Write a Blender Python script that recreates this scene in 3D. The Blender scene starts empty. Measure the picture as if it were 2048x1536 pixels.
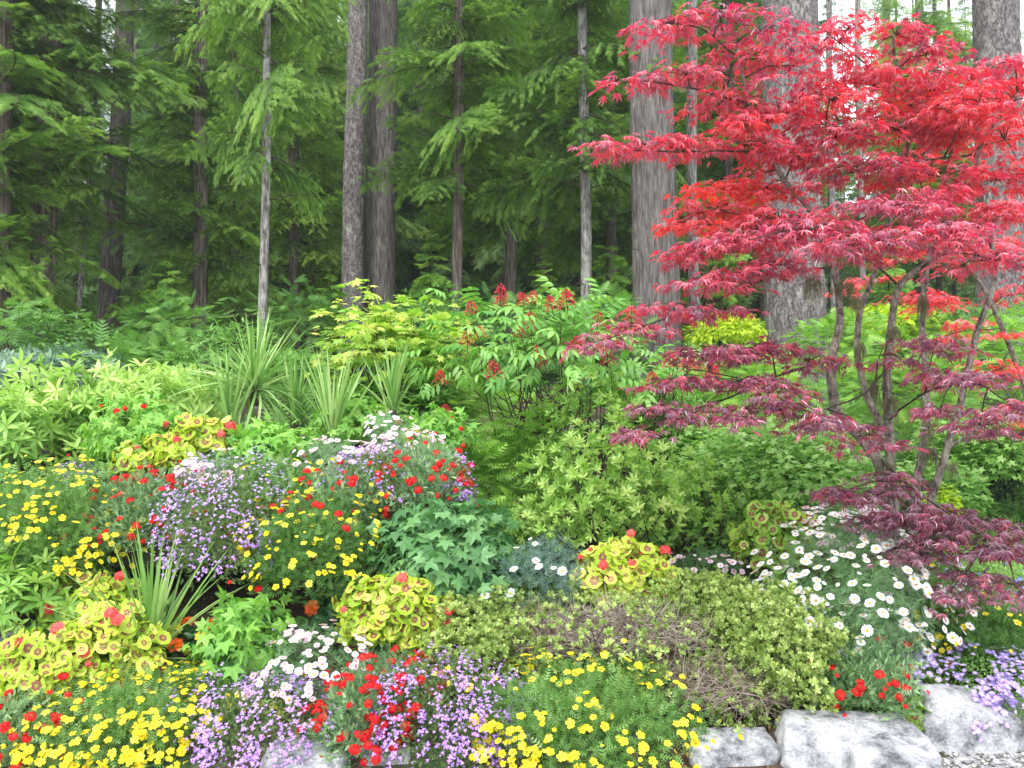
import bpy, math, random, bmesh
import numpy as np
from mathutils import Vector, Matrix

SC = bpy.context.scene
COL = SC.collection
R = math.radians
rng = np.random.default_rng(7)

# ------------------------------------------------------------------ camera
PITCH = 2.0
CAMZ = 1.6
cam_d = bpy.data.cameras.new('camera')
cam = bpy.data.objects.new('camera', cam_d)
COL.objects.link(cam)
cam.location = (0, 0, CAMZ)
cam.rotation_euler = (R(90 + PITCH), 0, 0)
cam_d.sensor_width = 36
cam_d.lens = 36 * 1773 / 2048
cam_d.clip_start = 0.05
cam_d.clip_end = 600
SC.camera = cam

# ------------------------------------------------------------------ world: pale overcast over a Nishita sky
SUN_EL, SUN_AZ = 58, 205          # azimuth measured from +Y towards +X; behind the camera, to its left
world = bpy.data.worlds.new('World')
SC.world = world
world.use_nodes = True
nt = world.node_tree
for n in list(nt.nodes):
    nt.nodes.remove(n)
wo = nt.nodes.new('ShaderNodeOutputWorld')
bg = nt.nodes.new('ShaderNodeBackground')
sky = nt.nodes.new('ShaderNodeTexSky')
sky.sky_type = 'NISHITA'
sky.sun_disc = False
sky.sun_elevation = R(SUN_EL)
sky.sun_rotation = R(SUN_AZ)
mx = nt.nodes.new('ShaderNodeMix'); mx.data_type = 'RGBA'
tc = nt.nodes.new('ShaderNodeTexCoord')
nz = nt.nodes.new('ShaderNodeTexNoise'); nz.inputs['Scale'].default_value = 1.6; nz.inputs['Detail'].default_value = 5
cr = nt.nodes.new('ShaderNodeValToRGB')
cr.color_ramp.elements[0].position = .3; cr.color_ramp.elements[0].color = (8.5, 9.0, 10.5, 1)
cr.color_ramp.elements[1].position = .7; cr.color_ramp.elements[1].color = (11.5, 12.0, 13.0, 1)
nt.links.new(tc.outputs['Generated'], nz.inputs['Vector'])
nt.links.new(nz.outputs['Fac'], cr.inputs['Fac'])
mx.inputs['Factor'].default_value = .85
nt.links.new(sky.outputs[0], mx.inputs['A'])
nt.links.new(cr.outputs[0], mx.inputs['B'])
nt.links.new(mx.outputs['Result'], bg.inputs['Color'])
bg.inputs['Strength'].default_value = .12
nt.links.new(bg.outputs[0], wo.inputs[0])

sun_d = bpy.data.lights.new('sun', 'SUN')
sun_d.energy = 1.5
sun_d.angle = R(10)
sun_d.color = (1.0, .97, .92)
sun = bpy.data.objects.new('sun', sun_d)
COL.objects.link(sun)
sd = Vector((math.sin(R(SUN_AZ)) * math.cos(R(SUN_EL)), math.cos(R(SUN_AZ)) * math.cos(R(SUN_EL)), math.sin(R(SUN_EL))))
sun.rotation_euler = sd.to_track_quat('Z', 'Y').to_euler()
sun.location = (0, -10, 30)

SC.view_settings.view_transform = 'Standard'
SC.view_settings.look = 'None'
SC.view_settings.gamma = 1
SC.view_settings.exposure = 1.33
SC.cycles.max_bounces = 6
SC.cycles.diffuse_bounces = 4
SC.cycles.glossy_bounces = 2
SC.cycles.transmission_bounces = 4

# ------------------------------------------------------------------ helpers
cp, sp = math.cos(R(PITCH)), math.sin(R(PITCH))
def P(px, py, Y):
    dx = (px - 1024) / 1773; dz = (768 - py) / 1773
    d = np.array([dx, cp - dz * sp, sp + dz * cp])
    return np.array([0, 0, CAMZ]) + d * (Y / d[1])
def S(px, Y):
    return px / 1773 * Y

def nrm(a):
    a = np.asarray(a, float)
    return a / np.maximum(np.linalg.norm(a, axis=-1, keepdims=True), 1e-9)

def frames(Yd, Zd, s=1.0):
    Yd = nrm(Yd)
    X = nrm(np.cross(Yd, Zd)); Z = np.cross(X, Yd)
    M = np.stack([X, Yd, Z], axis=-1)
    return M * np.reshape(s, (-1, 1, 1)) if np.ndim(s) else M * s

def T(v, f, mi=None, a=None):
    v = np.array(v, float)
    return dict(v=v, l=np.array([i for q in f for i in q], np.int64), t=np.array([len(q) for q in f], np.int64),
                m=np.zeros(len(f), np.int64) if mi is None else np.array(mi, np.int64),
                a=np.zeros(len(v)) if a is None else np.array(a, float))

class Geo:
    def __init__(s):
        s.V = []; s.L = []; s.N = []; s.M = []; s.A = []; s.n = 0
    def add(s, t, M, pos, var=0.0, mat=None):
        pos = np.atleast_2d(pos); k = len(pos)
        if k == 0: return
        if np.ndim(M) == 2: M = np.broadcast_to(M, (k, 3, 3))
        v = np.einsum('kij,nj->kni', M, t['v']) + pos[:, None, :]
        n = len(t['v'])
        s.V.append(v.reshape(-1, 3))
        s.L.append((t['l'][None, :] + (np.arange(k) * n)[:, None] + s.n).ravel())
        s.N.append(np.tile(t['t'], k))
        s.M.append(np.tile(t['m'], k) if mat is None else np.full(k * len(t['t']), mat))
        s.A.append((np.reshape(np.broadcast_to(var, (k,)), (k, 1)) + t['a'][None, :]).ravel())
        s.n += k * n
    def tmpl(s):
        return dict(v=np.concatenate(s.V), l=np.concatenate(s.L), t=np.concatenate(s.N), m=np.concatenate(s.M), a=np.concatenate(s.A))
    def one(s, t, var=0.0, mat=None, off=(0, 0, 0)):
        s.add(t, np.eye(3), np.array([off], float), var, mat)
    def tube(s, pts, rad, sides=6, mat=0, var=.5, cap=True):
        pts = np.array(pts, float); n = len(pts)
        rad = np.broadcast_to(rad, (n,)) if np.ndim(rad) == 0 else np.array(rad, float)
        if len(rad) != n: rad = np.interp(np.linspace(0, 1, n), np.linspace(0, 1, len(rad)), rad)
        tg = nrm(np.gradient(pts, axis=0))
        ref = np.array([1, 0, 0.]) if abs(tg[0][0]) < .8 else np.array([0, 1, 0.])
        U = nrm(np.cross(tg, ref)); W = np.cross(tg, U)
        a = np.arange(sides) / sides * 2 * math.pi
        v = pts[:, None, :] + rad[:, None, None] * (np.cos(a)[None, :, None] * U[:, None, :] + np.sin(a)[None, :, None] * W[:, None, :])
        f = [(i * sides + j, i * sides + (j + 1) % sides, (i + 1) * sides + (j + 1) % sides, (i + 1) * sides + j) for i in range(n - 1) for j in range(sides)]
        if cap:
            f.append(tuple(range(sides))[::-1]); f.append(tuple((n - 1) * sides + j for j in range(sides)))
        s.one(T(v.reshape(-1, 3), f, [mat] * len(f)), var)
    def mesh(s, name, mats, origin=(0, 0, 0), smooth=False):
        me = bpy.data.meshes.new(name)
        V = np.concatenate(s.V) - np.array(origin); L = np.concatenate(s.L); N = np.concatenate(s.N)
        me.vertices.add(len(V)); me.vertices.foreach_set('co', V.astype(np.float32).ravel())
        me.loops.add(len(L)); me.loops.foreach_set('vertex_index', L.astype(np.int32))
        me.polygons.add(len(N))
        me.polygons.foreach_set('loop_start', np.concatenate([[0], np.cumsum(N)[:-1]]).astype(np.int32))
        for m in mats: me.materials.append(m)
        me.polygons.foreach_set('material_index', np.concatenate(s.M).astype(np.int32))
        me.update(calc_edges=True)
        at = me.attributes.new('var', 'FLOAT', 'POINT')
        at.data.foreach_set('value', np.clip(np.concatenate(s.A), 0, 1).astype(np.float32))
        me.polygons.foreach_set('use_smooth', np.full(len(N), smooth))
        me.update()
        return me
    def obj(s, name, mats, parent=None, origin=(0, 0, 0), smooth=False):
        return link(name, s.mesh(name, mats, origin, smooth), parent)

def link(name, me, parent=None, loc=None):
    o = bpy.data.objects.new(name, me); COL.objects.link(o)
    if parent: o.parent = parent
    if loc is not None: o.location = loc
    return o
def thing(name, label, cat, loc=(0, 0, 0), group=None, rz=0):
    o = link(name, None, None, loc); o.rotation_euler = (0, 0, rz)
    o.empty_display_size = .1
    return tag(o, label, cat, group)
def tag(o, label, cat, group=None):
    o['label'] = label; o['category'] = cat
    if group: o['group'] = group
    return o

def wob(p, f=1.0, seed=0):
    """cheap smooth pseudo noise -1..1 on (n,3)"""
    g = np.random.default_rng(seed); p = np.atleast_2d(p) * f; r = 0
    for k in range(5):
        w = g.normal(size=3) * (1.0 + k * .6); r = r + np.sin(p @ w + g.uniform(0, 6.28)) / (1 + k * .4)
    return r / 2.2

# ------------------------------------------------------------------ materials
MATS = {}
def newmat(name):
    m = bpy.data.materials.new(name); m.use_nodes = True
    t = m.node_tree
    for n in list(t.nodes): t.nodes.remove(n)
    return m, t, t.nodes.new('ShaderNodeOutputMaterial')
def ramp(t, cols, pos=None):
    r = t.nodes.new('ShaderNodeValToRGB'); e = r.color_ramp.elements
    pos = pos or [i / max(1, len(cols) - 1) for i in range(len(cols))]
    while len(e) < len(cols): e.new(.5)
    for i, c in enumerate(cols):
        e[i].position = pos[i]; e[i].color = (*c, 1)
    return r
def leafmat(name, cols, trans=.35, rough=.45, spec=.5, tv=1.5, rnd=.25):
    if name in MATS: return MATS[name]
    m, t, out = newmat(name); N = t.nodes; L = t.links
    at = N.new('ShaderNodeAttribute'); at.attribute_name = 'var'
    oi = N.new('ShaderNodeObjectInfo')
    ma = N.new('ShaderNodeMath'); ma.operation = 'MULTIPLY_ADD'
    L.new(oi.outputs['Random'], ma.inputs[0]); ma.inputs[1].default_value = rnd; ma.inputs[2].default_value = -rnd / 2
    ad = N.new('ShaderNodeMath'); ad.operation = 'ADD'; ad.use_clamp = True
    L.new(at.outputs['Fac'], ad.inputs[0]); L.new(ma.outputs[0], ad.inputs[1])
    r = ramp(t, cols); L.new(ad.outputs[0], r.inputs[0])
    pb = N.new('ShaderNodeBsdfPrincipled'); L.new(r.outputs[0], pb.inputs['Base Color'])
    pb.inputs['Roughness'].default_value = rough; pb.inputs['Specular IOR Level'].default_value = spec
    if trans > 0:
        hs = N.new('ShaderNodeHueSaturation'); hs.inputs['Value'].default_value = tv; hs.inputs['Saturation'].default_value = 1.08
        L.new(r.outputs[0], hs.inputs['Color'])
        tr = N.new('ShaderNodeBsdfTranslucent'); L.new(hs.outputs[0], tr.inputs['Color'])
        mi = N.new('ShaderNodeMixShader'); mi.inputs[0].default_value = trans
        L.new(pb.outputs[0], mi.inputs[1]); L.new(tr.outputs[0], mi.inputs[2]); L.new(mi.outputs[0], out.inputs[0])
    else:
        L.new(pb.outputs[0], out.inputs[0])
    MATS[name] = m
    return m
def barkmat(name, cols, sc=(9, 9, 1.3), bump=.6, lichen=None, lich=.62, rough=.9, ls=3.0):
    if name in MATS: return MATS[name]
    m, t, out = newmat(name); N = t.nodes; L = t.links
    tc = N.new('ShaderNodeTexCoord'); mp = N.new('ShaderNodeMapping'); mp.inputs['Scale'].default_value = sc
    L.new(tc.outputs['Object'], mp.inputs['Vector'])
    n1 = N.new('ShaderNodeTexNoise'); n1.inputs['Scale'].default_value = 2.2; n1.inputs['Detail'].default_value = 8; n1.inputs['Roughness'].default_value = .7
    L.new(mp.outputs[0], n1.inputs['Vector'])
    r = ramp(t, cols, [.38 + .24 * i / (len(cols) - 1) for i in range(len(cols))]); L.new(n1.outputs['Fac'], r.inputs[0])
    col = r.outputs[0]
    if lichen:
        n2 = N.new('ShaderNodeTexNoise'); n2.inputs['Scale'].default_value = ls; n2.inputs['Detail'].default_value = 9; n2.inputs['Roughness'].default_value = .75
        mp2 = N.new('ShaderNodeMapping'); mp2.inputs['Scale'].default_value = (1, 1, .45); L.new(tc.outputs['Object'], mp2.inputs['Vector'])
        L.new(mp2.outputs[0], n2.inputs['Vector'])
        r2 = ramp(t, [(0, 0, 0), (1, 1, 1)], [lich - .06, lich + .08]); L.new(n2.outputs['Fac'], r2.inputs[0])
        mx = N.new('ShaderNodeMix'); mx.data_type = 'RGBA'; L.new(r2.outputs[0], mx.inputs['Factor'])
        L.new(col, mx.inputs['A']); mx.inputs['B'].default_value = (*lichen, 1); col = mx.outputs['Result']
    pb = N.new('ShaderNodeBsdfPrincipled'); pb.inputs['Roughness'].default_value = rough; pb.inputs['Specular IOR Level'].default_value = .2
    L.new(col, pb.inputs['Base Color'])
    bp = N.new('ShaderNodeBump'); bp.inputs['Strength'].default_value = bump; bp.inputs['Distance'].default_value = .03
    L.new(n1.outputs['Fac'], bp.inputs['Height']); L.new(bp.outputs[0], pb.inputs['Normal'])
    L.new(pb.outputs[0], out.inputs[0])
    MATS[name] = m
    return m

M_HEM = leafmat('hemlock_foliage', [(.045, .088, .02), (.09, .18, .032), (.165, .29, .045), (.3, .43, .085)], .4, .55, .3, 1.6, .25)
M_FAR = leafmat('far_conifer_foliage', [(.055, .12, .035), (.115, .22, .055), (.21, .34, .1)], .4, .6, .3, 1.5, .5)
M_SEED = leafmat('young_hemlock_foliage', [(.12, .25, .035), (.22, .42, .06), (.38, .56, .11)], .35, .5, .35)
M_BARK = barkmat('cedar_bark', [(.06, .05, .043), (.13, .112, .098), (.21, .188, .17)], (13, 13, 1.6), 1.3, (.36, .33, .29), .64)
M_BARKB = barkmat('brown_bark', [(.05, .038, .03), (.12, .095, .075), (.22, .185, .15)], (12, 12, 1.2), .8, (.16, .17, .12), .66)
M_SPRUCE = barkmat('spruce_bark', [(.05, .04, .038), (.13, .11, .105), (.24, .21, .2)], (16, 16, 8), 1.2, (.34, .34, .28), .57, ls=12)
M_THIN = barkmat('thin_trunk_bark', [(.07, .06, .05), (.2, .18, .16), (.36, .34, .31)], (14, 14, 3), .6, (.36, .38, .30), .58, ls=6)
M_TWIG = barkmat('twig_bark', [(.03, .02, .015), (.09, .065, .045)], (20, 20, 4), .4)
M_MAPBARK = barkmat('lichened_maple_bark', [(.05, .04, .03), (.18, .15, .12), (.36, .32, .26)], (18, 18, 9), 1, (.3, .29, .2), .56, ls=16)
M_MOSS = leafmat('hanging_moss', [(.13, .12, .06), (.25, .24, .14)], .2, .9, .1)
M_DEAD = leafmat('dead_twigs', [(.14, .10, .07), (.28, .22, .17), (.42, .37, .30)], 0, .9, .1)
M_STEM = leafmat('green_stem', [(.08, .10, .03), (.12, .18, .05)], 0, .6, .3)

# ------------------------------------------------------------------ templates
def leaf(W=.35, bend=-.2, fold=.08, ts=(.3, .68), ws=(.85, .8), ta=0):
    v = [(0, 0, 0)]
    for t, w in zip(ts, ws):
        z = bend * t * t
        v += [(-W / 2 * w, t, z + fold * w), (0, t, z), (W / 2 * w, t, z + fold * w)]
    v.append((0, 1, bend))
    n = len(ts); f = [(0, 2, 1), (0, 3, 2)]
    for i in range(n - 1):
        b = 1 + 3 * i; f += [(b, b + 1, b + 4, b + 3), (b + 1, b + 2, b + 5, b + 4)]
    b = 1 + 3 * (n - 1); e = len(v) - 1
    f += [(b, b + 1, e), (b + 1, b + 2, e)]
    return T(v, f)
def palmate(angs, lens, notch=.42, sw=.22, sr=.6, droop=-.25, cy=.0, mi=0):
    """star leaf centred on the petiole, growing to +Y"""
    A = []; n = len(angs)
    for i in range(n):
        a = angs[i]; l = lens[i]
        if i > 0:
            am = (angs[i - 1] + a) / 2; A.append((am, notch * (lens[i - 1] + l) / 2))
        else:
            A.append((a - 22, notch * .5 * l))
        A.append((a - math.degrees(sw) * 1.0, sr * l)); A.append((a, l)); A.append((a + math.degrees(sw), sr * l))
    A.append((angs[-1] + 22, notch * .5 * lens[-1]))
    v = [(0, cy, 0)]
    for a, r in A:
        x = math.sin(R(a)) * r; y = math.cos(R(a)) * r
        v.append((x, y + cy, droop * r * r))
    f = [(0, i + 1, i) for i in range(1, len(v) - 1)]
    return T(v, f, [mi] * len(f))
JM = palmate([-118, -76, -38, 0, 38, 76, 118], [.42, .72, .93, 1, .93, .72, .42], .34, .17, .55, -.35)
JM2 = palmate([-110, -72, -36, 0, 36, 72, 110], [.45, .75, .9, 1, .95, .7, .4], .32, .15, .55, -.6)
PAL = palmate([-105, -52, 0, 52, 105], [.6, .85, 1, .85, .6], .55, .26, .68, -.22)
PAL2 = palmate([-100, -50, 0, 50, 100], [.5, .8, 1.05, .8, .5], .5, .24, .62, -.45)
VM = palmate([-120, -80, -40, 0, 40, 80, 120], [.6, .8, .95, 1, .95, .8, .6], .62, .16, .8, -.3)
LAN = leaf(.28, -.22, .04)
LAN2 = leaf(.34, -.05, .05)
OV = leaf(.5, -.25, .06, (.25, .65), (.9, .8))
def rosette(n, elev, L=LAN, r0=.03, seed=0, jit=.25, inner=0):
    g = np.random.default_rng(seed); q = Geo()
    for i in range(n):
        a = i * 2.4 + g.normal() * .15; e = R(elev) + g.normal() * jit * .5 + (i / n) * inner
        d = np.array([math.cos(a) * math.cos(e), math.sin(a) * math.cos(e), math.sin(e)])
        q.add(L, frames([d], [[0, 0, 1]], .8 + .3 * g.random()), [d * r0], g.random() * .3 - .15)
    return q.tmpl()
ROS = [rosette(9, 12, LAN, seed=i, inner=.5) for i in range(3)]
ROSC = [rosette(8, 20, LAN2, seed=i + 9, inner=.9) for i in range(3)]
ROSA = [rosette(9, 25, leaf(.42, -.05, .05, (.35, .75), (.7, .9)), seed=i + 20, inner=1.0) for i in range(3)]
# fine feathery leaf (bidens, ferny foliage): thin segments off a rachis
def feather(pairs=5, w=.1, sl=.38, fwd=.2, tipl=.3, drop=-.1):
    v = []; f = []; a = []
    for i in range(pairs):
        t = .12 + .78 * i / (pairs - 1); l = sl * math.sin(math.pi * min(1, .25 + .7 * t)) + .05
        z = drop * t * t
        for sx in (-1, 1):
            b = len(v); v += [(0, t - w / 2, z), (0, t + w / 2, z), (sx * l, t + fwd + .02 * sx, z - .12 * l)]; a += [-.06, -.06, .14]
            f.append((b, b + 1, b + 2) if sx > 0 else (b + 1, b, b + 2))
    b = len(v); v += [(-w * .5, .88, drop * .8), (w * .5, .88, drop * .8), (0, 1 + tipl * .3, drop)]; a += [0, 0, .16]; f.append((b, b + 1, b + 2))
    b = len(v); v += [(-.015, 0, 0), (.015, 0, 0), (0, 1, drop)]; a += [-.1] * 3; f.append((b, b + 1, b + 2))
    return T(v, f, None, a)
TW = feather(6, .13, .36, .17, .3, -.12)        # hemlock twiglet
TWF = feather(4, .2, .34, .2, .3, -.2)          # far twiglet
FEA = feather(4, .15, .33, .16, .2, -.15)
NEE = T([(-.03, 0, 0), (.03, 0, 0), (0, 1, -.05)], [(0, 1, 2)])
def needle_tuft(n=14, seed=0, L=NEE, lo=-.2, hi=1.2):
    g = np.random.default_rng(seed); q = Geo()
    a = g.uniform(0, 6.28, n); e = g.uniform(lo, hi, n)
    d = np.stack([np.cos(a) * np.cos(e), np.sin(a) * np.cos(e), np.sin(e)], 1)
    q.add(L, frames(d, g.normal(size=(n, 3)), g.uniform(.6, 1, n)), np.zeros((n, 3)), g.uniform(-.1, .1, n))
    return q.tmpl()
TUFT = [needle_tuft(16, i) for i in range(3)]
# pinnate drooping leaf (elderberry)
def pinnate():
    q = Geo(); LL = leaf(.36, -.3, .05)
    q.one(T([(-.008, 0, 0), (.008, 0, 0), (0, .75, -.1)], [(0, 1, 2)]))
    for t, sx in [(.25, 1), (.25, -1), (.5, 1), (.5, -1), (.74, 1), (.74, -1)]:
        d = nrm([sx * .8, .55, -.35]); q.add(LL, frames([d], [[0, 0, 1]], .5), [[0, t, -.15 * t * t]], .05 * sx)
    q.add(LL, frames([[0, 1, -.4]], [[0, 0, 1]], .5), [[0, .75, -.1]], .1)
    return q.tmpl()
PIN = pinnate()
def dome(n, m, r, h, mi=1):
    v = [(0, 0, h)]; f = []
    for j in range(1, m + 1):
        e = j / m * math.pi / 2
        for i in range(n):
            a = i / n * 6.283; v.append((math.cos(a) * r * math.sin(e), math.sin(a) * r * math.sin(e), h * math.cos(e)))
    for i in range(n): f.append((0, 1 + i, 1 + (i + 1) % n))
    for j in range(m - 1):
        for i in range(n):
            a = 1 + j * n + i; b = 1 + j * n + (i + 1) % n; f.append((a, a + n, b + n, b))
    return T(v, f, [mi] * len(f))
def petal_flower(n, r, w, cr, ch, lift=.12, notch=.1, seed=0, tw=0.6):
    """petals mat 0, centre mat 1, facing +Z"""
    g = np.random.default_rng(seed); q = Geo()
    for i in range(n):
        a = i / n * 6.283 + g.normal() * .05; rr = r * g.uniform(.9, 1.05)
        pet = T([(-w * .25, cr * .6, 0), (w * .25, cr * .6, 0), (w * .5, rr * .65, lift * rr), (w * tw * .5, rr * .96, lift * rr * .7), (0, rr * (1 - notch), lift * rr * .7), (-w * tw * .5, rr * .96, lift * rr * .7), (-w * .5, rr * .65, lift * rr)], [(0, 1, 2, 3, 4, 5, 6)])
        c, s_ = math.cos(a), math.sin(a)
        q.add(pet, np.array([[c, -s_, 0], [s_, c, 0], [0, 0, 1]]), [[0, 0, 0]], g.uniform(.3, .7))
    q.one(dome(7, 2, cr, ch, 1), .5, None, (0, 0, .001))
    return q.tmpl()
F_BID = [petal_flower(5, .025, .019, .006, .004, .15, .1, i, .7) for i in range(3)]
F_DAI = [petal_flower(15, .027, .0085, .008, .005, .05, .0, i, .6) for i in range(3)]
F_PNK = [petal_flower(13, .021, .009, .0065, .004, .1, .0, i, .7) for i in range(3)]
F_LOB = petal_flower(3, .0095, .0085, .002, .002, .1, .0, 1, .8)
F_LOB = dict(F_LOB)
def verbena(seed):
    g = np.random.default_rng(seed); q = Geo()
    fl = petal_flower(5, .0085, .0085, .0012, .001, .1, .1, seed, .9)
    n = 20
    for i in range(n):
        e = math.pi / 2 - math.sqrt((i + .5) / n) * 1.45; a = i * 2.4
        d = np.array([math.cos(a) * math.cos(e), math.sin(a) * math.cos(e), math.sin(e)])
        d2 = nrm(d + g.normal(size=3) * .15)
        q.add(fl, frames([np.cross(d2, [.3, .5, .1])], [d2]), [d * np.array([.024, .024, .014]) * g.uniform(.9, 1.1)], g.uniform(-.2, .2))
    return q.tmpl()
F_VER = [verbena(i) for i in range(3)]
def gera_flower(seed):
    g = np.random.default_rng(seed); q = Geo(); fl = petal_flower(5, .014, .014, .002, .001, .15, .05, seed, .9)
    for i in range(14):
        e = math.pi / 2 - math.sqrt((i + .5) / 14) * 1.6; a = i * 2.4
        d = np.array([math.cos(a) * math.cos(e), math.sin(a) * math.cos(e), math.sin(e)])
        q.add(fl, frames([np.cross(d, [.3, .5, .1])], [nrm(d + g.normal(size=3) * .2)]), [d * .026], g.uniform(-.2, .2))
    return q.tmpl()
F_GER = [gera_flower(i) for i in range(2)]
def begonia(seed):
    g = np.random.default_rng(seed); q = Geo()
    for ring, (n, r, e) in enumerate([(7, .036, .1), (6, .028, .5), (5, .02, .9), (3, .011, 1.2)]):
        for i in range(n):
            a = i / n * 6.28 + ring * .4; d = np.array([math.cos(a) * math.cos(e), math.sin(a) * math.cos(e), math.sin(e)])
            q.add(OV, frames([d], [nrm([-d[0], -d[1], 1.5])], r * 1.2) * np.array([1.9, 1, 1]), [[0, 0, 0]], g.uniform(.2, .8), 0)
    return q.tmpl()
F_BEG = [begonia(i) for i in range(2)]
def panicle():
    q = Geo(); g = np.random.default_rng(3)
    ic = T([(0, 0, 1), (.9, 0, 0), (0, .9, 0), (-.9, 0, 0), (0, -.9, 0), (0, 0, -1)], [(0, 1, 2), (0, 2, 3), (0, 3, 4), (0, 4, 1), (5, 2, 1), (5, 3, 2), (5, 4, 3), (5, 1, 4)])
    n = 110; t = g.random(n) ** .9; a = g.uniform(0, 6.28, n); r = .06 * (1 - t) ** .6 * g.uniform(.5, 1, n) + .004
    q.add(ic, np.eye(3) * .0052, np.stack([np.cos(a) * r, np.sin(a) * r, t * .105], 1), g.uniform(0, 1, n), 0)
    q.tube([(0, 0, -.05), (0, 0, .12)], .0025, 4, 1)
    return q.tmpl()
F_PAN = [panicle()]
def geranium_leaf(seed):
    g = np.random.default_rng(seed); n = 28; v = [(0, 0, 0)]; mi = []; f = []
    zs = g.uniform(.55, 1.15); rings = [.16, .34 * zs, .52 * zs, 1.0]; ph = g.uniform(0, 6.28)
    span = R(335)
    for k, rr in enumerate(rings):
        for i in range(n):
            a = -span / 2 + span * i / (n - 1)
            lob = 1 + .05 * abs(math.cos(a * 3.5 + ph)) * (k == 3) + .05 * math.cos(a * 14) * (k == 3)
            jag = 1 + (.18 * math.cos(a * 7 + 1) if k in (1, 2) else 0) * (.6 if k == 2 else 1)
            r = rr * lob * jag
            z = .1 * r * r + (.09 * math.sin(a * 3 + ph) + .04 * math.sin(a * 11)) * rr * rr
            v.append((math.sin(a) * r, math.cos(a) * r, z))
    for i in range(n - 1): f.append((0, 1 + i + 1, 1 + i)); mi.append(2)
    for k in range(3):
        for i in range(n - 1):
            a = 1 + k * n + i; f.append((a, a + 1, a + n + 1, a + n)); mi.append(1 if k in (0, 1) else 0)
    return T(v, f, mi)
GLF = [geranium_leaf(i) for i in range(6)]
GLV = [geranium_leaf(i) for i in range(2)]
def blade(w=.04, curve=.3, n=6):
    v = []; f = []
    for i in range(n + 1):
        t = i / n; ww = w * (.7 + .3 * math.sin(t * 2.2)) * (1 - t ** 3) / 2 + .0008
        z = -curve * t * t; y = t * (1 - .25 * curve * t)
        v += [(-ww, y, z + ww * .5), (0, y, z), (ww, y, z + ww * .5)]
        if i: b = 3 * (i - 1); f += [(b, b + 1, b + 4, b + 3), (b + 1, b + 2, b + 5, b + 4)]
    return T(v, f)

# flower materials
Y_P = leafmat('yellow_petals', [(.75, .55, .01), (.85, .72, .03), (.88, .8, .1)], .25, .6, .2, 1.1, .6)
Y_C = leafmat('ochre_centre', [(.5, .25, .01), (.6, .35, .02)], 0, .8, .1)
RED_P = leafmat('scarlet_petals', [(.45, .005, .008), (.68, .015, .015), (.75, .03, .03)], .2, .6, .2, 1.1, .6)
RED_C = leafmat('dark_red_eye', [(.3, .01, .01), (.5, .1, .05)], 0, .8, .1)
COR_P = leafmat('coral_petals', [(.72, .07, .06), (.8, .16, .14)], .2, .6, .2, 1.1, .6)
WH_P = leafmat('white_petals', [(.76, .76, .74), (.85, .85, .84)], .2, .6, .2, 1.0, .3)
PK_P = leafmat('pale_pink_petals', [(.72, .38, .58), (.8, .6, .72), (.84, .78, .8)], .2, .6, .2, 1.05, .8)
LOB_P = leafmat('violet_petals', [(.34, .13, .56), (.46, .23, .68), (.62, .42, .8)], .2, .6, .2, 1.1, .5)
LOB_C = leafmat('white_eye', [(.7, .65, .75), (.8, .75, .8)], 0, .6, .2)
MAU_P = leafmat('mauve_petals', [(.38, .25, .64), (.5, .36, .76), (.64, .52, .85)], .2, .6, .2, 1.1, .5)
BLU_P = leafmat('blue_petals', [(.12, .14, .55), (.25, .28, .7)], .2, .6, .2, 1.1, .5)
OR_P = leafmat('orange_begonia_petals', [(.75, .1, .01), (.85, .2, .02)], .3, .5, .3, 1.1, .5)
BER = leafmat('red_berries', [(.42, .008, .02), (.62, .02, .04)], 0, .35, .5, 1, .4)

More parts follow.
